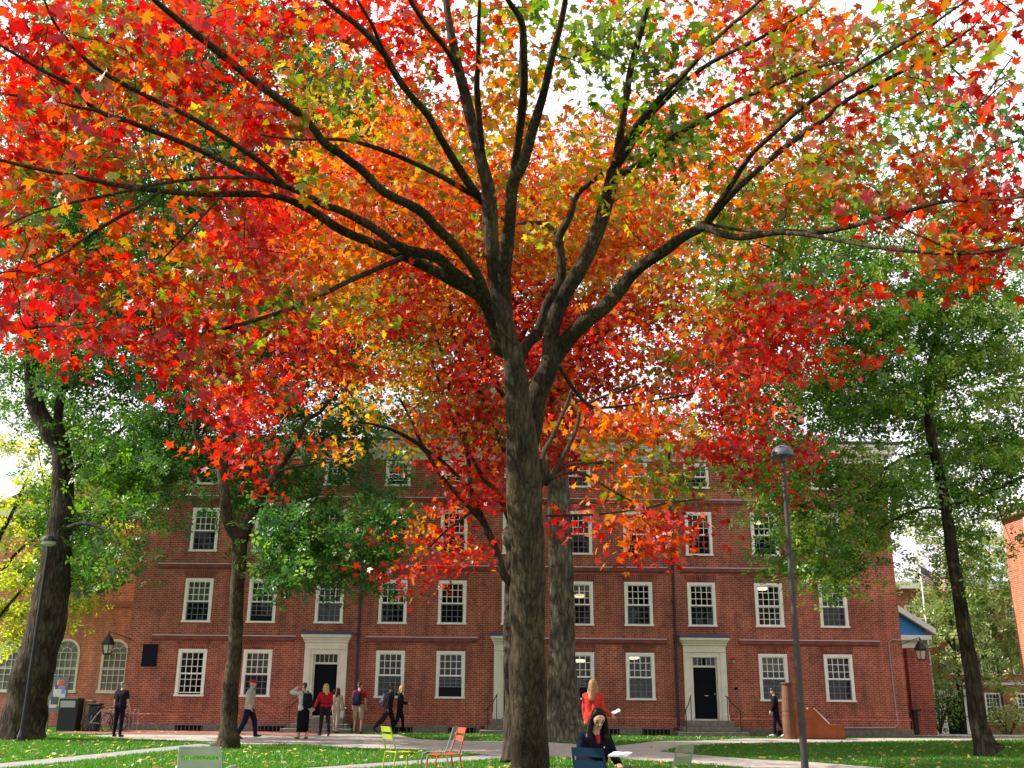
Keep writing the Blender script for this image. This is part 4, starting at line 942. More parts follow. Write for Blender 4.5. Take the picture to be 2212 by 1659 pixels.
# far hall
fh = thing('brick_hall', 'distant brick hall behind the trees at the right', 'building', (34, 66, gz(66))); fy = 63; g0 = gz(64)
fx0, fx1 = P3(1900, 1500, fy).x, P3(2600, 1500, fy).x
fw = [(P3(px, 1500, fy).x, r) for px in (2143, 2212, 2275, 2340) for r in (0, 1, 2)]+[(P3(1990, 1500, fy).x, r) for r in (1, 2)]+[(P3(2070, 1500, fy).x, r) for r in (1, 2)]
rowz = [(.95, 2.55), (3.6, 5.2), (6.2, 7.6)]
hol = [(x-.48, x+.48, g0+rowz[r][0], g0+rowz[r][1]) for x, r in fw]
m = MB(); wall_with_holes(m, fx0, fx1, g0-.3, g0+8.6, fy, hol, .2); m.quad((fx0, fy, g0), (fx0, fy, g0+8.6), (fx0, fy+12, g0+8.6), (fx0, fy+12, g0)); obj('wall', m, BRICK, fh, uv=True)
m = MB(); m.box(fx0-.3, fx1, fy-.4, fy+12, g0+8.6, g0+9.0); obj('cornice', m, WHITE, fh)
m = MB(); m.prism([(fy-.4, g0+9.01), (fy+12, g0+9.01), (fy+6, g0+12.2)], 'x', fx0-.3, fx1); obj('roof', m, SLATE, fh, uv=True)
m = MB(); m.box(fx0, fx1, fy-.06, fy, g0+3.0, g0+3.15); obj('string_course', m, LEAD, fh)
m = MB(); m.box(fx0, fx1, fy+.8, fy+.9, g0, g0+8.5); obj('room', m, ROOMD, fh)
for (a, b, c, d) in hol:
    m = MB(); m.box(a, a+.09, fy-.04, fy+.1, c, d); m.box(b-.09, b, fy-.04, fy+.1, c, d); m.box(a+.09, b-.09, fy-.04, fy+.1, d-.09, d); m.box(a-.03, b+.03, fy-.08, fy+.1, c-.03, c+.06)
    mid = (c+d)/2; m.box(a+.09, b-.09, fy, fy+.05, mid-.025, mid+.025)
    for k in (1, 2, 3): xx = a+.09+(b-a-.18)*k/4; m.box(xx-.012, xx+.012, fy+.005, fy+.045, c+.06, d-.09)
    for k in (1, 2, 4, 5): zz = c+.06+(d-c-.15)*k/6; m.box(a+.09, b-.09, fy+.008, fy+.042, zz-.011, zz+.011)
    wn = obj('window', m, WHITE, fh); g_ = MB(); g_.box(a+.09, b-.09, fy+.06, fy+.065, c+.06, d-.09); obj('pane', g_, GLASS, wn)
xd = P3(2064, 1560, fy).x
m = MB(); m.box(xd-.95, xd-.52, fy-.2, fy+.02, g0, g0+2.3); m.box(xd+.52, xd+.95, fy-.2, fy+.02, g0, g0+2.3); m.box(xd-1.05, xd+1.05, fy-.3, fy+.02, g0+2.3, g0+2.75); obj('door_surround', m, WHITE, fh)
m = MB(); m.box(xd-.52, xd+.52, fy-.08, fy, g0+.1, g0+2.3); obj('door', m, DOORM, fh)
m = MB(); xp = P3(2170, 1560, fy).x; m.tube([(xp, fy-.08, g0+8.6), (xp, fy-.08, g0+.1)], .07, 8); obj('downspout', m, PIPE, fh)
# flag
fl = thing('flag', 'national flag with red and white stripes waving beyond the hall roofline', 'flag', P3(1995, 1300, 57))
base = P3(1988, 1222, 57)
def flagm(name, uvr, m_):
    b = MB(); nu = 10
    for (u0, u1, v0, v1) in uvr:
        for k in range(nu):
            a0 = u0+(u1-u0)*k/nu; a1 = u0+(u1-u0)*(k+1)/nu
            def q(u, v): return (base.x+u*1.35, base.y+.25*math.sin(u*5), base.z-v*.78-u*.72+.06*math.sin(u*6))
            b.quad(q(a0, v1), q(a1, v1), q(a1, v0), q(a0, v0))
    return obj(name, b, m_, fl)
n7 = 1/13
flagm('red_stripes', [((.4 if k < 7 else 0), 1, k*n7, (k+1)*n7) for k in range(0, 13, 2)], mat('flag_red', (.5, .05, .06), .8))
flagm('white_stripes', [((.4 if k < 7 else 0), 1, k*n7, (k+1)*n7) for k in range(1, 13, 2)], mat('flag_white', (.75, .73, .75), .8))
flagm('canton', [(0, .4, 0, 7*n7)], mat('flag_blue', (.03, .04, .18), .8))
b = MB()
for r_ in range(5):
    for c_ in range(6):
        u = .035+c_*.062; v = (r_+.5)*7*n7/5; x_, y_, z_ = base.x+u*1.35, base.y+.25*math.sin(u*5)-.01, base.z-v*.78-u*.72+.06*math.sin(u*6)
        b.prism([(x_+.022*(1 if k % 2 == 0 else .4)*math.sin(k*math.pi/5), z_+.022*(1 if k % 2 == 0 else .4)*math.cos(k*math.pi/5)) for k in range(10)], 'y', y_-.004, y_)
obj('stars', b, mat('flag_white'), fl)
b = MB(); b.tube([(base.x-.03, base.y, gz(80)), (base.x-.03, base.y, base.z+.3)], [.07, .03], 8); tag(obj('flagpole', b, WHITE), 'thin pole carrying the distant flag', 'flagpole')

#BLOCK_PROPS
# street lamps
def street_lamp():
    b0 = GP(1768, 1700); Y = 18.0; p0 = P3(1757, 1735, Y); p0.z = 0; ht = P3(1697, 985, Y); ht = Vector((p0.x, Y, ht.z))
    # the pole stands plumb; x chosen where the photo shows it
    x = (P3(1745, 1600, Y).x+P3(1699, 1000, Y).x)/2-.07
    r = thing('street_lamp', 'tall grey lamp post with mushroom dome cap in front of the hall', 'street lamp', (x, Y, 0)); H = ht.z
    m = MB(); m.tube([(x, Y, 0), (x, Y, 1.0), (x, Y, 1.01), (x, Y, 3.2), (x, Y, H)], [.062, .06, .055, .05, .036], 12)
    m.tube([(x, Y, 3.15), (x, Y, 3.2)], .056, 12); m.tube([(x, Y, .98), (x, Y, 1.03)], .07, 12); obj('pole', m, mat('grey_brown_post', (.04, .033, .032), .6), r, smooth=False)
    m = MB(); m.lathe((x, Y, H), [(.05, -.12), (.05, -.02), (.03, 0)], 12); m.lathe((x, Y, H), [(.2, -.015), (.205, .0), (.2, .05), (.175, .11), (.12, .165), (.05, .195), (.01, .2)], 24); obj('dome', m, mat('slate_blue_dome', (.085, .095, .13), .5), r, smooth=True)
street_lamp()
p = GP(44, 1603); r = thing('street_lamp', 'slender black lamp post in front of the huge left tree', 'street lamp', p); x, Y = p.x, p.y
tp = P3(104, 1170, Y); H = tp.z; x2 = x
m = MB(); m.tube([(x, Y, 0), (x, Y, 1.2), (x, Y, H)], [.07, .055, .045], 10); m.lathe((x, Y, 0), [(.13, 0), (.12, .15), (.08, .3), (.07, .35)], 10); obj('pole', m, BLACKM, r)
m = MB(); m.lathe((x, Y, H), [(.06, -.15), (.20, -.08), (.22, 0)], 12); obj('globe', m, mat('milky_glass'), r); m = MB(); m.lathe((x, Y, H), [(.27, 0.001), (.26, .06), (.16, .16), (.03, .2)], 14); obj('cap', m, BLACKM, r)

# café chairs
def chair(name, label, color, loc, facing, arms=False, group=None, w_=.42):
    """local: sitter faces +x"""
    cm_ = mat('chair_'+'_'.join(str(int(c*100)) for c in color), tuple(c*.72 for c in color), .5, spec=.2, noise=(5, .1))
    r = thing(name, label, 'chair', loc, facing, group)
    off = wpos(r)
    def ob(n, mb): 
        o_ = obj(n, mb, cm_, None); o_.parent = r; return o_
    h = w_/2; zs = .44
    for s in (-1, 1):
        m = MB(); m.tube([(.27, s*h, 0), (.245, s*h, .36), (.22, s*h, .42), (.17, s*h, zs-.01)], .0135, 8); ob('leg', m)
        m = MB(); m.tube([(-.27, s*h*.98, 0), (-.20, s*h, .40), (-.19, s*h, zs)], .0135, 8); ob('leg', m)
        m = MB(); m.tube([(-.16, s*(h+.005), zs-.01), (-.20, s*(h-.005), zs+.05), (-.265, s*(h-.02), .70), (-.31, s*(h-.03), .865)], .013, 8); ob('back_post', m)
        if arms:
            m = MB(); m.tube([(-.24, s*h, .64), (-.1, s*(h+.04), .66), (.12, s*(h+.05), .66), (.19, s*(h+.045), .64), (.21, s*(h+.03), .58), (.20, s*h, .42)], .0135, 8); ob('armrest', m)
    m = MB(); m.tube([(-.18, -h, zs), (-.18, h, zs)], .012, 8); m.tube([(.2, -h, zs-.03), (.2, h, zs-.03)], .012, 8); ob('crossbar', m)
    m = MB()
    for k in range(7):
        x0 = -.19+k*.062; dz = -.012*math.sin(k/6*3.14)-(.02 if k == 6 else 0)
        m.bbox(x0, x0+.053, -h+.01, h-.01, zs+dz, zs+dz+.012, .004)
    ob('seat', m)
    m = MB()
    for k, (z0, z1) in enumerate(((.66, .742), (.782, .875))):
        xa_ = -.262-(z0-.68)*.28; xb_ = -.262-(z1-.68)*.28
        m.add([(xa_, -h+.02, z0), (xa_, h-.02, z0), (xb_, h-.03, z1), (xb_, -h+.03, z1), (xa_-.012, -h+.02, z0), (xa_-.012, h-.02, z0), (xb_-.012, h-.03, z1), (xb_-.012, -h+.03, z1)],
              [(0, 1, 2, 3), (7, 6, 5, 4), (0, 4, 5, 1), (1, 5, 6, 2), (2, 6, 7, 3), (3, 7, 4, 0)])
    ob('backrest', m)
    return r
LIME = (.42, .50, .04); REDC = (.55, .075, .04); SAGE = (.34, .38, .24); PALE = (.50, .55, .42)
CG = 'metal café chairs on the lawn'
def cpos(px, Y): q = P3(px, 1600, Y); return (q.x, Y, 0)
chair('garden_chair', 'lime green metal chair standing alone on the lawn left of the maple', LIME, cpos(866, 19.4), R(33), group=CG)
chair('garden_chair', 'orange-red metal chair on the lawn beside the maple trunk', REDC, cpos(962, 18.8), R(205), group=CG)
chair('garden_chair', 'grey-green metal chair mostly hidden behind the orange-red chair', (.30, .33, .29), cpos(947, 19.6), R(172), group=CG)
chair('garden_chair', 'pale grey-green metal armchair cut off at the bottom left', PALE, cpos(449, 11.6), R(92), True, group=CG, w_=.48)
chair('garden_chair', 'sage green metal chair cut off at the bottom right of the seated woman', SAGE, cpos(1432, 13.0), R(140), group=CG)
chair('garden_chair', 'dark blue metal armchair with its back to the viewer, before the seated woman', (.008, .028, .065), cpos(1303, 12.0), R(50), True, group=CG, w_=.46)
seatp = cpos(1288, 12.75)
chair('garden_chair', 'lime chair under the seated dark-haired woman', LIME, (cpos(1300, 12.85)), R(-84), group=CG)

# wooden ramp box and post
pR = GP(1765, 1598); Yr = pR.y
def rx(px, py=1560): return P3(px, py, Yr).x
def rz_(px, py): return P3(px, py, Yr).z
WOOD = mat('orange_brown_wood', (.26, .06, .014), .7, noise=(2.2, .25)); WOODD = mat('brown_wood', (.13, .052, .024), .7, noise=(3, .3))
r = thing('timber_bulkhead', 'orange-brown timber box with a sloping top standing before the hall', 'wooden box', (rx(1765), Yr+.5, 0))
a, b, c, d = rx(1709), rx(1762), rx(1791), rx(1823); zt = rz_(1735, 1532); zl = rz_(1800, 1566)
m = MB(); m.prism([(a, 0), (d, 0), (d, zl), (c, zl), (b, zt), (a, zt)][::-1], 'y', Yr, Yr+1.1); obj('box', m, WOOD, r)
m = MB(); m.prism([(d-.28, 0), (d-.26, 0), (d-.26, zl), (d-.28, zl)][::-1], 'y', Yr-.006, Yr); m.box(a, d+.02, Yr-.02, Yr+1.12, 0, .06); obj('trim', m, WOODD, r)
for yy in (Yr+.05, Yr+.95):
    m = MB(); m.tube([(b-.02, yy, zt+.03), (c+.02, yy, zl+.04)], .025, 6); obj('rail', m, WHITE, r)
r = thing('timber_post', 'thick turned wooden post beside the timber box', 'post', (rx(1704, 1540), Yr+.1, 0)); x = rx(1705, 1545)
m = MB(); m.lathe((x, Yr+.1, 0), [(.235, 0), (.24, .3), (.235, .9), (.225, .93), (.225, .98), (.235, 1.0), (.23, 1.1), (.205, 1.5), (.18, 1.9), (.19, 1.92)], 18); obj('post_body', m, WOODD, r, smooth=False)
m = MB(); m.lathe((x, Yr+.1, 0), [(.215, 1.921), (.22, 1.96), (.2, 1.99)], 18); obj('cap', m, mat('dark_cap', (.05, .03, .02), .6), r)

# left clutter: notice board, newspaper box, bins, bicycles
q = GP(100, 1590); yb = 40.5
def lx(px, py=1560): return P3(px, py, yb).x
r = thing('notice_board', 'board covered with coloured paper posters beside the huge left trunk', 'notice board', (lx(108), yb+.6, 0))
m = MB(); m.box(lx(84), lx(122), yb+.6, yb+.66, .7, 2.0); m.box(lx(84), lx(84)+.06, yb+.6, yb+.66, 0, .7); m.box(lx(120), lx(122)+.03, yb+.6, yb+.66, 0, .7); obj('board', m, mat('grey_board', (.2, .2, .22), .8), r)
cols = [(.7, .7, .72), (.6, .55, .1), (.65, .15, .1), (.72, .7, .66), (.3, .3, .6), (.7, .68, .7), (.12, .12, .14)]
for k in range(14):
    x0 = lx(85)+random.random()*(lx(120)-lx(85)-.28); z0 = .75+random.random()*.9; c = cols[k % 7]
    m = MB(); m.box(x0, x0+.2+random.random()*.1, yb+.59-k*.001, yb+.599-k*.001, z0, z0+.28); obj('poster', m, mat('paper_%d' % (k % 7), c, .8), r)
r = thing('newspaper_box', 'black box with a pale panel standing by the notice board', 'newspaper box', (lx(145), yb, 0))
m = MB(); m.bbox(lx(124), lx(166), yb-.1, yb+.5, 0, 1.22, .03); obj('case', m, BLACKM, r); m = MB(); m.box(lx(128), lx(160), yb-.112, yb-.1, .88, 1.12); obj('panel', m, mat('pale_panel', (.35, .38, .38), .5), r)
r = thing('litter_bin', 'narrow dark litter bin to the right of the black box', 'litter bin', (lx(199), yb+.3, 0))
m = MB(); m.bbox(lx(186), lx(207), yb+.1, yb+.5, 0, .95, .03); obj('body', m, mat('dark_navy', (.012, .014, .025), .5), r); m = MB(); m.bbox(lx(184), lx(209), yb+.06, yb+.54, .95, 1.03, .02); obj('lid', m, BLACKM, r)
r = thing('timber_planter', 'brown wooden utility box between the black box and the dark bin', 'box', (lx(174), yb+.5, 0))
m = MB(); m.bbox(lx(167), lx(184), yb+.45, yb+.85, 0, 1.15, .02); obj('body', m, mat('tan_wood', (.26, .17, .10), .7), r); m = MB(); m.box(lx(171), lx(180), yb+.43, yb+.45, .6, .95); obj('label', m, mat('tan_label', (.4, .3, .18), .7), r)
def bike(label, x, y, ang, col):
    r = thing('bicycle', label, 'bicycle', (x, y, 0), ang, 'bicycles parked at the left')
    def ob(n, mb, m_): o_ = obj(n, mb, m_); o_.parent = r; return o_
    tyre = mat('tyre', (.015, .015, .015), .8); st_ = mat('spokes', (.5, .5, .52), .35, .9); cm_ = mat('bike_'+label[:6], col, .35)
    for xx in (-.52, .52):
        m = MB(); m.tube([(xx+.33*math.cos(t), 0, .34+.33*math.sin(t)) for t in np.linspace(0, 2*math.pi, 25)], .018, 6); w1 = ob('wheel', m, tyre)
        m = MB()
        for k in range(12): t = k*math.pi/6; m.tube([(xx, 0, .34), (xx+.32*math.cos(t), 0, .34+.32*math.sin(t))], .003, 3)
        s_ = ob('spokes', m, st_); s_.parent = w1
    m = MB(); A_, B_, C_, D_, E_ = (-.52, 0, .34), (-.05, 0, .30), (-.18, 0, .82), (.35, 0, .80), (.52, 0, .34)
    for u, v in ((A_, B_), (A_, C_), (B_, C_), (B_, D_), ((-.16, 0, .76), D_), (D_, E_)): m.tube([u, v], .016, 6)
    ob('frame', m, cm_); m = MB(); m.bbox(-.32, -.06, -.07, .07, .86, .92, .02); ob('saddle', m, BLACKM)
    m = MB(); m.tube([(.35, 0, .8), (.33, 0, .98)], .014, 6); m.tube([(.36, -.25, 1.0), (.33, -.1, .98), (.33, .1, .98), (.36, .25, 1.0)], .013, 6); ob('handlebar', m, st_)
bike('silver bicycle leaning in the rack behind the standing man', lx(222), yb+.2, R(35), (.45, .45, .48))
bike('dark bicycle nearest the hall corner behind the standing man', lx(238), yb+.6, R(70), (.05, .05, .06))
m = MB(); 
for k in range(4): xx = lx(212)+k*.32; m.tube([(xx, yb+1.0, 0), (xx, yb+1.0, .8), (xx+.18, yb+1.0, .85), (xx+.18, yb+1.0, 0)], .02, 6)
tag(obj('bicycle_rack', m, mat('grey_metal')), 'grey metal bicycle rack by the hall corner', 'bicycle rack')
# fallen twig
m = MB(); q = GP(1130, 1642)
for k in range(6): 
    a = random.uniform(-1.2, .6); m.tube([q+Vector((-.2+k*.12, k*.05, .02)), q+Vector((k*.15-.2+.35*math.cos(a), .15, .12)), q+Vector((k*.2-.5, .2, .22))], [.008, .006, .003], 4)
tag(obj('fallen_branch', m, BARKD), 'dry fallen branch on the grass at the left of the maple trunk', 'branch')

# fallen leaves
def litter(name, n, label, zoff):
    Y = 20+(rng.random(n)**1.2)*21; X = (rng.random(n)*2-1)*(Y*.55)
    keep = np.ones(n, bool)
    for p in PATHW: keep &= ~(inpoly(X, Y, p) & (rng.random(n) < .8))
    keep &= ~((np.abs(X) < 16.3) & (Y > 40.8))
    # drifts: more leaves on the right lawn edge and around the maple
    f = .35+.65*(np.sin(X*.9+np.sin(Y)*1.3)*.5+.5); keep &= rng.random(n) < f
    X, Y = X[keep], Y[keep]; n = len(X); C = np.stack([X, Y, .035+.03*rng.random(n)], 1)
    redp = np.clip((X+2)/14, .08, .5); isr = rng.random(n) < redp
    pal = np.array([(.72, .60, .16), (.62, .50, .10), (.75, .68, .30), (.55, .35, .12)]); palr = np.array([(.55, .14, .05), (.62, .25, .08), (.40, .20, .09)])
    K = np.where(isr[:, None], palr[rng.integers(0, 3, n)], pal[rng.integers(0, 4, n)])*(.75+.4*rng.random((n, 1)))
    o = leaves(name, C, .105*(.7+.6*rng.random(n)), K, MAPLE2, LEAF, None, up=1.3, rnd=.7, droop=0)
    tag(o, label, 'leaves', kind='stuff')
litter('fallen_leaves', 1700, 'yellow and orange maple leaves scattered over the lawn and path', 0)

#BLOCK_PEOPLE
# ------------------------------------------------------------------ people
def cap_mesh(p0, r0, p1, r1, n=14, rings=5):
    p0, p1 = Vector(p0), Vector(p1); d = p1-p0; L_ = d.length
    if L_ < 1e-5: d = Vector((0, 0, 1)); 
    d.normalize(); a = d.orthogonal().normalized(); b = d.cross(a); prof = []
    for k in range(rings+1): t = -math.pi/2+math.pi/2*k/rings; prof.append((p0+d*math.sin(t)*r0, max(1e-4, math.cos(t)*r0)))
    for k in range(rings+1): t = math.pi/2*k/rings; prof.append((p1+d*math.sin(t)*r1, max(1e-4, math.cos(t)*r1)))
    vs = [c+a*math.cos(2*math.pi*j/n)*r+b*math.sin(2*math.pi*j/n)*r for c, r in prof for j in range(n)]; k = len(prof)
    fs = [(i*n+j, i*n+(j+1) % n, (i+1)*n+(j+1) % n, (i+1)*n+j) for i in range(k-1) for j in range(n)]+[tuple(range(n-1, -1, -1)), tuple((k-1)*n+j for j in range(n))]
    return vs, fs
def blob(name, prims, mats, voxel, parent, smooth_it=3, scale=1.0):
    """prims: (p0,r0,p1,r1,matindex). One continuous surface by voxel remesh."""
    mb = MB()
    for p0, r0, p1, r1, mi in prims: v, f = cap_mesh(p0, r0, p1, r1); mb.add(v, f)
    me = bpy.data.meshes.new('tmp'); me.from_pydata([tuple(v) for v in mb.v], [], mb.f); o = bpy.data.objects.new('tmp', me); COL.objects.link(o)
    md = o.modifiers.new('r', 'REMESH'); md.mode = 'VOXEL'; md.voxel_size = voxel
    sm = o.modifiers.new('s', 'SMOOTH'); sm.factor = .5; sm.iterations = smooth_it
    dg = bpy.context.evaluated_depsgraph_get(); ev = o.evaluated_get(dg); nm = bpy.data.meshes.new_from_object(ev); nm.name = name
    COL.objects.unlink(o); bpy.data.objects.remove(o)
    nm.materials.clear()
    for m_ in mats: nm.materials.append(m_)
    C = np.zeros(len(nm.polygons)*3); nm.polygons.foreach_get('center', C); C = C.reshape(-1, 3)
    best = np.full(len(C), 1e9); idx = np.zeros(len(C), int)
    for p0, r0, p1, r1, mi in prims:
        a = np.array(p0, float); b = np.array(p1, float); d = b-a; L2 = max((d*d).sum(), 1e-9)
        t = np.clip(((C-a) @ d)/L2, 0, 1); q = a+t[:, None]*d; dist = np.linalg.norm(C-q, axis=1)-(r0+(r1-r0)*t)
        if mi >= 100: dist -= .004
        u = dist < best; best[u] = dist[u]; idx[u] = mi % 100
    nm.polygons.foreach_set('material_index', idx.astype(np.int32)); nm.polygons.foreach_set('use_smooth', np.ones(len(C), bool)); nm.update()
    ob_ = bpy.data.objects.new(name, nm); COL.objects.link(ob_); ob_.parent = parent; ob_.scale = (scale,)*3
    return ob_
SK = {'light': (.52, .29, .2), 'dark': (.10, .05, .035), 'tan': (.46, .26, .17)}
def cloth(n, c, rough=.95): return mat('cloth_'+n, tuple(x*.8 for x in c), rough, noise=(9, .22), bump=(11, .9, .03), spec=.08)
def hand(pr, wr, d, side, mi, curl=.4, up=Vector((0, 0, 1))):
    """palm and five fingers along direction d"""
    d = d.normalized(); s = d.cross(Vector((0, 1, 0)) if abs(d.y) < .8 else up).normalized(); nrm = s.cross(d).normalized()
    pe = wr+d*.085
    for k in (-1, 0, 1): pr.append((wr+s*k*.008, .022, pe+s*k*.024, .016, mi))
    for k, ln in zip((-1.5, -.5, .5, 1.5), (.055, .07, .075, .065)):
        b0 = pe+s*k*.019; b1 = b0+(d+nrm*curl*.3).normalized()*ln*.5; b2 = b1+(d+nrm*curl).normalized()*ln*.5
        pr.append((b0, .010, b1, .0095, mi)); pr.append((b1, .0095, b2, .008, mi))
    t0 = wr+d*.03+s*side*.03; t1 = t0+(d*.7+s*side*.7+nrm*.3).normalized()*.035; t2 = t1+(d+s*side*.15).normalized()*.028
    pr.append((t0, .013, t1, .012, mi)); pr.append((t1, .012, t2, .010, mi))
    return pe
def person(label, loc, rz, H, c, pose, extra=None, voxel=.013):
    """local frame: forward +Y, right +X. c: dict of skin,top,bottom,shoe,(leg) materials; pose: leg and arm angles in degrees"""
    r = thing('person', label, 'person', loc, rz); S = H/1.75
    mats = [mat('skin_'+c['skin'], SK[c['skin']], .6), c['top'], c['bottom'], c['shoe'], mat('eye_white', (.6, .6, .58), .3), mat('eye_dark', (.02, .012, .01), .3), mat('lip', (.38, .09, .08), .5), c.get('shin', mat('skin_'+c['skin'])), c.get('inner', c['top'])]
    pr = []; V = Vector; tb = c.get('bulk', .012); g = pose.get
    lean = R(g('lean', 2)); hipz = .93-g('drop', 0)
    def T(x, y, z): # torso point with lean about the hips
        zz = z-.95; return V((x, y+zz*math.sin(lean), hipz+.02+zz*math.cos(lean)))
    seated = g('seated', False)
    # torso
    for x in (-.085, .085):
        pr.append((T(x, 0, 1.34), .105+tb, T(x*.72, 0, 1.10), .098+tb, 1)); pr.append((T(x*.72, 0, 1.10), .098+tb, T(x, 0, .95), .112+tb*.7, 2 if not c.get('long') else 1))
    pr.append((T(-.09, 0, 1.33), .11+tb, T(.09, 0, 1.33), .11+tb, 1)); pr.append((T(-.15, 0, 1.43), .055+tb, T(.15, 0, 1.43), .055+tb, 1))
    pr.append((T(-.085, .01, .93), .105, T(.085, .01, .93), .105, 2)); pr.append((T(-.075, 0, 1.02), .105+tb*1.1, T(.075, 0, 1.02), .105+tb*1.1, 1))
    # neck and head
    ht = R(g('headtilt', 0)); hy = R(g('headyaw', 0)); nb_ = T(0, .0, 1.45)
    pr.append((nb_, .06, T(0, .015, 1.56), .052, 0)); hc = T(0, .03, 1.655)
    Mh = Matrix.Rotation(hy, 3, 'Z') @ Matrix.Rotation(-ht, 3, 'X')
    def Hh(x, y, z): return hc+Mh @ V((x, y, z))
    pr.append((Hh(0, -.02, .03), .085, Hh(0, .01, .025), .083, 0)); pr.append((Hh(0, .025, -.02), .068, Hh(0, .045, -.075), .040, 0)); pr.append((Hh(0, .0, -.03), .068, Hh(0, .01, .0), .072, 0))
    pr.append((Hh(0, .092, .012), .010, Hh(0, .110, -.022), .014, 0))
    for s in (-1, 1):
        pr.append((Hh(s*.079, -.005, .015), .016, Hh(s*.080, -.003, -.015), .012, 0))
        if g('eyes', 1): pr.append((Hh(s*.032, .081, .008), .011, Hh(s*.034, .080, .008), .011, 104)); pr.append((Hh(s*.032, .088, .008), .0075, Hh(s*.032, .089, .008), .0075, 105))
        else: pr.append((Hh(s*.022, .085, .002), .0065, Hh(s*.046, .078, .002), .0065, 105))
        pr.append((Hh(s*.018, .088, .030), .006, Hh(s*.048, .079, .031), .005, 105 if g('eyes', 1) else 5))
    pr.append((Hh(-.018, .083, -.048), .0085, Hh(.018, .083, -.048), .0085, 106))
    # arms
    wrists = {}
    for s, k in ((-1, 'l'), (1, 'r')):
        sh = T(s*.185, 0, 1.42); u1 = V(pose[k+'a']).normalized(); u2 = V(pose[k+'f']).normalized(); el = sh+u1*.275; wr = el+u2*.245
        sl_ = c.get('sleeve', 2)
        pr.append((sh, .052+tb, el, .040+tb, 1))
        if sl_ == 2: pr.append((el, .040+tb, wr-u2*.02, .032+tb*.8, 1)); pr.append((wr-u2*.03, .026, wr, .025, 0))
        else:
            pr.pop(); mid = sh+u1*.15; pr.append((sh, .052+tb, mid, .05+tb, 1)); pr.append((mid, .042, el, .037, 0)); pr.append((el, .037, wr, .025, 0))
        hand(pr, wr, V(pose.get(k+'h', u2)), -s, 0, pose.get('curl', .5)); wrists[k] = wr
    # legs
    for s, k in ((-1, 'L'), (1, 'R')):
        hp = V((s*.09, 0, hipz)); t1, t2 = pose[k]
        out = pose.get('spread', .02)
        d1 = V((s*out, math.sin(R(t1)), -math.cos(R(t1)))).normalized(); kn = hp+d1*.43; d2 = V((s*out*.3, math.sin(R(t2)), -math.cos(R(t2)))).normalized(); an = kn+d2*.42
        lb = c.get('legbulk', .014)
        if c.get('shorts'):
            pr.append((hp, .095+lb, kn+V((0, 0, .04)), .075+lb, 2)); pr.append((kn+V((0, 0, .05)), .054, an, .036, 7))
            pr.append((kn-V((0, 0, .09)), .056, kn-V((0, 0, .13)), .054, 7))
        else:
            pr.append((hp, .088+lb, kn, .058+lb, 2)); pr.append((kn, .058+lb, an, .040+lb*.8, 2 if not c.get('bareshin') else 7))
        ft = V((s*.12, math.cos(R(t2*.5+pose.get('toe', 0))), math.sin(R(t2*.5)) * (1 if t2 < 0 else .3)-.03)).normalized() if not pose.get('flat', False) else V((s*.1, 1, -.04)).normalized()
        if t2 < -15: ft = V((s*.05, math.cos(R(t2)), math.sin(R(t2))*1.0)).normalized()
        heel = an+V((0, -.03, -.045)); pr.append((heel, .038, heel+ft*.10, .040, 3)); pr.append((heel+ft*.10, .040, heel+ft*.20, .030, 3))
        if c.get('heel'): pr.append((heel, .02, heel+V((0, -.02, -.05)), .012, 3))
    if extra: extra(pr, T, Hh)
    zmin = min(min(p[0][2]-p[1], p[2][2]-p[3]) for p in pr if p[4] == 3)
    b = blob('body', pr, mats, voxel, r, 2, S); b.location.z = -zmin*S+.015 if not pose.get('fix') else 0
    return r, b, T, Hh, wrists, S, b.location.z, hipz
def child_blob(name, prims, m_, r, S, z, voxel=.014):
    o = blob(name, prims, [m_], voxel, r, 2, S); o.location.z = z; return o
HB = mat('hair_brown', (.07, .035, .02), .6, noise=(30, .35), spec=.12); HBL = mat('hair_blond', (.50, .32, .14), .55, noise=(30, .35), spec=.12); HDK = mat('hair_black', (.004, .003, .003), .45, noise=(30, .35), spec=.12); HGR = mat('hair_grey', (.22, .2, .18), .6, noise=(30, .35), spec=.12); HLB = mat('hair_light_brown', (.30, .17, .08), .55, noise=(30, .35), spec=.12)
def hair_short(Hh, m_, r, S, z, up=.0):
    child_blob('hair', [(Hh(0, -.03, .055), .082, Hh(0, .005, .06), .078, 0), (Hh(0, -.055, .02), .06, Hh(0, -.055, -.02), .05, 0)]+[(Hh(s*.06, -.02, .04), .03, Hh(s*.065, -.02, .01), .022, 0) for s in (-1, 1)], m_, r, S, z)
def hair_long(Hh, T, m_, r, S, z, ln=1.38, vol=1):
    pr = [(Hh(0, -.03, .052), .088, Hh(0, .012, .06), .082, 0), (Hh(0, -.06, .02), .068*vol, T(0, -.10, ln), .055*vol, 0)]
    for s in (-1, 1): pr += [(Hh(s*.06, -.01, .05), .04, Hh(s*.085, .0, -.06), .03*vol, 0), (Hh(s*.08, -.01, -.05), .032*vol, T(s*.10, -.03, ln+.02), .028*vol, 0)]
    child_blob('hair', pr, m_, r, S, z)
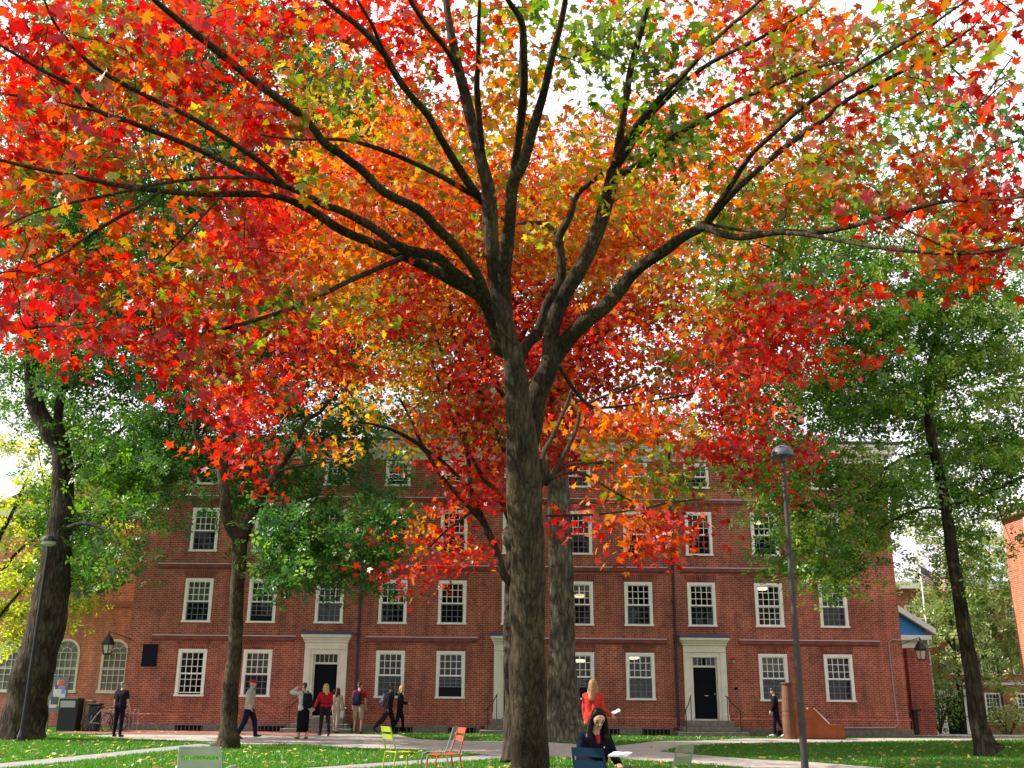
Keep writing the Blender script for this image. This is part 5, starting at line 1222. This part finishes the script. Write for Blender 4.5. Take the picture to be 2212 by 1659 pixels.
def backpack(label, r, S, z, T, col, rz, loc, sz=1.0):
    rr = thing('backpack', label, 'backpack', loc, rz)
    pr = [(T(x*sz, -.22, 1.36), .085*sz, T(x*sz, -.25, 1.06), .10*sz, 0) for x in (-.07, 0, .07)]+[(T(-.07*sz, -.33, 1.22), .06*sz, T(.07*sz, -.33, 1.12), .07*sz, 0)]
    o = blob('bag', pr, [cloth('pack_'+label[:5], col)], .014, rr, 2, S); o.location.z = z
    m = MB()
    for s in (-1, 1): m.tube([T(s*.09, -.14, 1.44), T(s*.10, -.02, 1.52), T(s*.10, .11, 1.42), T(s*.10, .135, 1.25), T(s*.14, .0, 1.1), T(s*.12, -.16, 1.06)], .017, 6)
    o = obj('strap', m, cloth('pack_'+label[:5], col), rr); o.location = (0, 0, 0); o.scale = (S,)*3
    o.data.transform(Matrix.Translation(tuple(wpos(rr)))) if False else None
    # strap vertices were built in the local frame: undo the world offset
    o.data.transform(Matrix.Translation(tuple(wpos(rr)))); o.location.z = z
    return rr
def lobj(name, mb, m_, r, S, z, smooth=True):
    o = obj(name, mb, m_, None, smooth); o.parent = r; o.scale = (S,)*3; o.location.z = z; return o
navy = cloth('navy', (.012, .016, .035)); black = cloth('black', (.01, .01, .012)); cream = cloth('cream', (.62, .60, .52)); beige = cloth('beige', (.42, .35, .26)); red = cloth('red', (.48, .018, .03)); red2 = cloth('coral_red', (.66, .05, .035)); khaki = cloth('khaki', (.36, .28, .19)); suit = cloth('dark_suit', (.028, .018, .026)); jeans = cloth('jeans', (.02, .03, .07)); shoeb = mat('black_shoe', (.015, .012, .012), .4); shoew = mat('white_shoe', (.7, .7, .7), .6); shoebr = mat('brown_shoe', (.09, .05, .03), .5)
DN = (0, .02, -1)
def G0(px, py):
    q = GP(px, py); k = min(1, 40.9/q.y); return (q.x*k, q.y*k, 0)
FR, FL, AWAY, TOW = R(-90), R(90), 0, R(180)   # facing right, left, away, toward the camera
# 1 man at the left with his back turned
loc = G0(252, 1593)
r, b, T, Hh, W, S, z, hz = person('man in dark clothes seen from behind at the left corner of the hall', loc, R(-15), 1.73, dict(skin='light', top=cloth('dark_plum', (.022, .016, .03)), bottom=black, shoe=shoeb, bulk=.03, sleeve=1), dict(la=(-.25, .05, -1), lf=(-.05, .15, -1), ra=(.25, .05, -1), rf=(.1, .35, -.9), L=(3, -2), R=(-2, -4), spread=.08))
hair_short(Hh, HGR, r, S, z)
# 2 man with red cap
loc = G0(533, 1598)
r, b, T, Hh, W, S, z, hz = person('man in a beige jacket and red cap walking right beside the slim trunk', loc, FR, 1.78, dict(skin='light', top=cloth('stone', (.48, .43, .34)), bottom=navy, shoe=shoeb, bulk=.034, long=1, legbulk=.028), dict(la=(-.12, -.25, -1), lf=(.0, .25, -1), ra=(.12, -.1, -1), rf=(-.05, .45, -.9), L=(24, 8), R=(-12, -26), headtilt=6))
child_blob('hair', [(Hh(0, -.05, .03), .07, Hh(0, -.05, 0), .06, 0)], HGR, r, S, z)
m = MB(); capm = child_blob('cap', [(Hh(0, -.02, .065), .088, Hh(0, .005, .065), .086, 0), (Hh(-.03, .10, .055), .016, Hh(.03, .10, .055), .016, 0), (Hh(-.02, .14, .045), .014, Hh(.02, .14, .045), .014, 0)], cloth('cap_red', (.45, .03, .035)), r, S, z)
# 3 woman cream top, arm raised, long black skirt
loc = G0(652, 1598)
r, b, T, Hh, W, S, z, hz = person('woman in a cream top and long black skirt raising a hand to her head', loc, R(40), 1.74, dict(skin='light', top=cream, bottom=black, shoe=shoebr, bulk=.02, long=1, shin=mat('skin_light'), bareshin=1), dict(la=(-.95, .35, .15), lf=(.85, .15, .5), ra=(.2, -.15, -1), rf=(.05, .15, -1), L=(8, 2), R=(-6, -10), headtilt=0))
hair_short(Hh, HB, r, S, z)
m = MB(); pf = [(.14, .99), (.19, .90), (.205, .7), (.20, .5), (.205, .22)]
nn = 20; vs = []
for (rr_, zz) in pf:
    for j in range(nn): t = 2*math.pi*j/nn; k = 1+.04*math.sin(6*t); vs.append((rr_*k*math.cos(t)*1.0, rr_*k*.85*math.sin(t), zz))
m.add(vs, [(i*nn+j, i*nn+(j+1) % nn, (i+1)*nn+(j+1) % nn, (i+1)*nn+j) for i in range(len(pf)-1) for j in range(nn)]+[tuple(range((len(pf)-1)*nn, len(pf)*nn))]); lobj('skirt', m, black, r, S, z)
backpack('black backpack on the woman in the cream top', r, S, z, T, (.012, .014, .022), r.rotation_euler.z, loc, 1.05)
# 4 woman red jacket
loc = G0(699, 1592)
r, b, T, Hh, W, S, z, hz = person('blond woman in a red jacket and dark trousers walking in high heels', loc, R(25), 1.72, dict(skin='light', top=red, bottom=cloth('brown_black', (.035, .02, .022)), shoe=shoeb, bulk=.018, heel=1), dict(la=(-.45, .1, -1), lf=(-.35, .3, -1), ra=(.1, -.2, -1), rf=(-.1, .2, -1), L=(14, 2), R=(-14, -26), headtilt=0))
hair_long(Hh, T, HBL, r, S, z, 1.44, 1.1)
# 5 woman with beige bag
loc = G0(724, 1583)
r, b, T, Hh, W, S, z, hz = person('dark-haired woman in beige partly hidden behind the red jacket', loc, R(-20), 1.62, dict(skin='light', top=cloth('olive_beige', (.36, .31, .22)), bottom=cloth('pale_trousers', (.42, .33, .28)), shoe=cloth('maroon', (.2, .02, .03)), bulk=.02), dict(la=(-.2, .1, -1), lf=(0, .5, -1), ra=(.2, .1, -1), rf=(0, .6, -.8), L=(10, 2), R=(-6, -12)))
hair_long(Hh, T, HB, r, S, z, 1.46)
rr = thing('shoulder_bag', 'pale tan shoulder bag on the woman behind the red jacket', 'bag', loc, R(-20)); o = blob('bag', [((.22, .0, 1.2), .08, (.24, .02, .98), .09, 0), ((.20, .1, 1.18), .06, (.22, .1, 1.0), .07, 0)], [cloth('tan_bag', (.45, .38, .24))], .014, rr, 2, S)
m = MB(); m.tube([(.2, 0, 1.25), (.17, -.02, 1.45), (.05, .0, 1.47)], .012, 6); o = obj('strap', m, cloth('tan_bag', (.45, .38, .24)), None); o.parent = rr; o.scale = (S,)*3
# 6 man red shirt, shorts
loc = G0(772, 1581)
r, b, T, Hh, W, S, z, hz = person('man in a dark red shirt and khaki shorts facing the hall', loc, R(-12), 1.84, dict(skin='light', top=cloth('crimson', (.36, .015, .03)), bottom=khaki, shoe=shoebr, bulk=.018, shorts=1, sleeve=1, legbulk=.02), dict(la=(-.22, 0, -1), lf=(-.02, .3, -1), ra=(.22, 0, -1), rf=(0, .3, -1), L=(5, 0), R=(-4, -7), spread=.1))
hair_short(Hh, HB, r, S, z)
backpack('dark navy backpack on the man in the red shirt', r, S, z, T, (.02, .022, .05), r.rotation_euler.z, loc, 1.1)
# 7 dark suit man striding right
loc = G0(838, 1585)
r, b, T, Hh, W, S, z, hz = person('man in a dark suit striding right past the hall', loc, R(-78), 1.82, dict(skin='dark', top=suit, bottom=suit, shoe=shoeb, bulk=.028, long=1, legbulk=.03), dict(la=(-.15, -.25, -1), lf=(0, .1, -1), ra=(.12, -.35, -1), rf=(0, .0, -1), L=(22, 4), R=(-28, -48), lean=5))
hair_short(Hh, HDK, r, S, z)
backpack('grey-blue backpack on the man in the dark suit', r, S, z, T, (.09, .10, .16), r.rotation_euler.z, loc, .8)
# 8 blond woman beside him
loc = G0(862, 1583)
r, b, T, Hh, W, S, z, hz = person('blond woman in a dark jacket walking right beside the man in the suit', loc, R(-85), 1.70, dict(skin='light', top=black, bottom=black, shoe=shoeb, bulk=.02), dict(la=(-.15, .1, -1), lf=(0, .9, -.1), ra=(.12, .1, -1), rf=(-.1, .95, -.15), L=(16, 4), R=(-12, -26)))
hair_long(Hh, T, HBL, r, S, z, 1.50, .9)
# 9 woman in coral red sweater with papers
q = P3(1280, 1500, 24); loc = (q.x, 24, 0)
r, b, T, Hh, W, S, z, hz = person('woman in a coral red sweater with long light-brown hair holding papers', loc, R(-20), 1.74, dict(skin='light', top=red2, bottom=black, shoe=shoeb, bulk=.010, long=1), dict(la=(-.1, 0, -1), lf=(.05, .2, -1), ra=(.2, -.05, -1), rf=(.55, .5, -.55), L=(4, 0), R=(-4, -6)))
child_blob('sweater_hem', [((x, .0, .98), .14, (x, 0, .86), .125, 0) for x in (-.06, .06)], red2, r, S, z)
hair_long(Hh, T, HLB, r, S, z, 1.36, 1.3)
Mz = Matrix.Rotation(R(-20), 3, 'Z'); wp = Vector(loc)+Mz @ (W['r']*S)+Vector((.08, .05, z+.03))
m = MB(); m.add([wp+Vector(v) for v in ((-.03, 0, -.03), (.15, .02, .05), (.13, .16, .11), (-.05, .14, .03), (-.03, 0, -.022), (.15, .02, .058), (.13, .16, .118), (-.05, .14, .038))], [(3,2,1,0),(4,5,6,7),(0,1,5,4),(1,2,6,5),(2,3,7,6),(3,0,4,7)])
m.add([wp+Vector(v) for v in ((.15, .01, .058), (.17, .02, -.08), (.16, .14, -.02), (.14, .16, .10))], [(0, 1, 2, 3), (3, 2, 1, 0)])
tag(obj('papers', m, mat('white_paper', (.5, .51, .55), .8, spec=.1)), 'white papers in the hand of the woman in the coral sweater', 'papers')
# 11 man in helmet
loc = G0(1679, 1593)
r, b, T, Hh, W, S, z, hz = person('man in dark sportswear and black bicycle helmet walking left by the timber post', loc, R(80), 1.74, dict(skin='tan', top=black, bottom=navy, shoe=shoew, bulk=.022, legbulk=.02), dict(la=(-.15, .15, -1), lf=(.1, .45, -.9), ra=(.15, 0, -1), rf=(0, .3, -1), L=(10, 4), R=(-14, -30), headyaw=8))
child_blob('helmet', [(Hh(0, -.03, .06), .098, Hh(0, .02, .065), .092, 0)], mat('helmet_black', (.015, .015, .018), .3), r, S, z)
m = MB(); m.bbox(-.03, .03, -.02, .02, -.04, .04, .01); q = Vector(loc)+Matrix.Rotation(R(80), 3, 'Z') @ (W['l']*S)+Vector((-.06, -.03, z-.04)); m.v = [tuple(Vector(v)+q) for v in m.v]
tag(obj('white_cup', m, mat('white_paper')), 'small white thing held by the man in the helmet', 'cup')

# seated woman reading
sx, sy, _ = seatp; sx -= .11; rz = R(-62)-R(90)
r, b, T, Hh, W, S, z, hz = person('young dark-haired woman in a navy coat sitting and reading on the lawn', (sx+.02, sy, 0), rz+R(0), 1.60,
    dict(skin='tan', top=cloth('dark_navy_coat', (.006, .008, .02)), bottom=jeans, shoe=shoeb, bulk=.016, legbulk=.018),
    dict(la=(-.30, .25, -.9), lf=(.35, .85, -.25), ra=(.30, .3, -.9), rf=(-.25, .9, -.2), L=(84, 4), R=(88, 8), drop=.45, lean=17, headtilt=29, headyaw=-16, eyes=0, flat=True, fix=False, spread=.06), voxel=.0085,
    extra=lambda pr, T, Hh: pr.extend([(T(0, .085, 1.44), .024, T(0, .11, 1.37), .024, 8)]))
b.data.materials[8] = cloth('scarlet', (.55, .02, .02))
pr = [(Hh(0, -.045, .05), .086, Hh(0, -.022, .066), .083, 0), (Hh(0, -.07, .02), .075, T(0, -.09, 1.32), .07, 0)]
for s in (-1, 1): pr += [(Hh(s*.05, .01, .075), .04, Hh(s*.085, .0, .0), .032, 0), (Hh(s*.088, -.01, 0), .038, T(s*.13, .05, 1.42), .052, 0), (T(s*.13, .07, 1.42), .055, T(s*.12, .13, 1.14 if s < 0 else 1.06), .045, 0)]
child_blob('hair', pr, HDK, r, S, z, .010)
m = MB()
for s in (-1, 1): q = Hh(s*.092, .0, -.035); m.lathe(q, [(.003, .015), (.010, 0), (.010, -.012), (.003, -.02)], 8)
q = T(-.07, .155, 1.30); m.lathe(q, [(.004, .012), (.014, 0), (.004, -.012)], 8)
lobj('jewellery', m, mat('silver', (.7, .7, .68), .3, .8), r, S, z)
# open notebook on the arm of the blue chair
pc_ = P3(1340, 1630, 12.35)
nbk = thing('notebook', 'open white notebook under the hand of the seated woman', 'notebook', pc_)
m = MB(); Mb = Matrix.Translation(pc_) @ Matrix.Rotation(R(-28), 4, 'Z') @ Matrix.Rotation(R(10), 4, 'X')
def trm(mb): mb.v = [tuple(Mb @ Vector(v)) for v in mb.v]; return mb
m.box(-.15, .15, -.11, .11, -.008, .0); m.v = [tuple(.8*c for c in v) for v in m.v]; obj('cover', trm(m), mat('grey_cover', (.4, .4, .42), .6), nbk)
m = MB()
for k in range(8):
    x0, x1 = -.145+k*.03625, -.145+(k+1)*.03625-.0003; za, zb = .012+.008*abs(math.sin(x0*21)), .012+.008*abs(math.sin(x1*21))
    m.add([(x0, -.105, .001), (x1, -.105, .001), (x1, .105, .001), (x0, .105, .001), (x0, -.105, za), (x1, -.105, zb), (x1, .105, zb), (x0, .105, za)], [(3,2,1,0),(4,5,6,7),(0,1,5,4),(1,2,6,5),(2,3,7,6),(3,0,4,7)])
m.v = [tuple(.8*c for c in v) for v in m.v]; obj('pages', trm(m), mat('white_paper'), nbk)
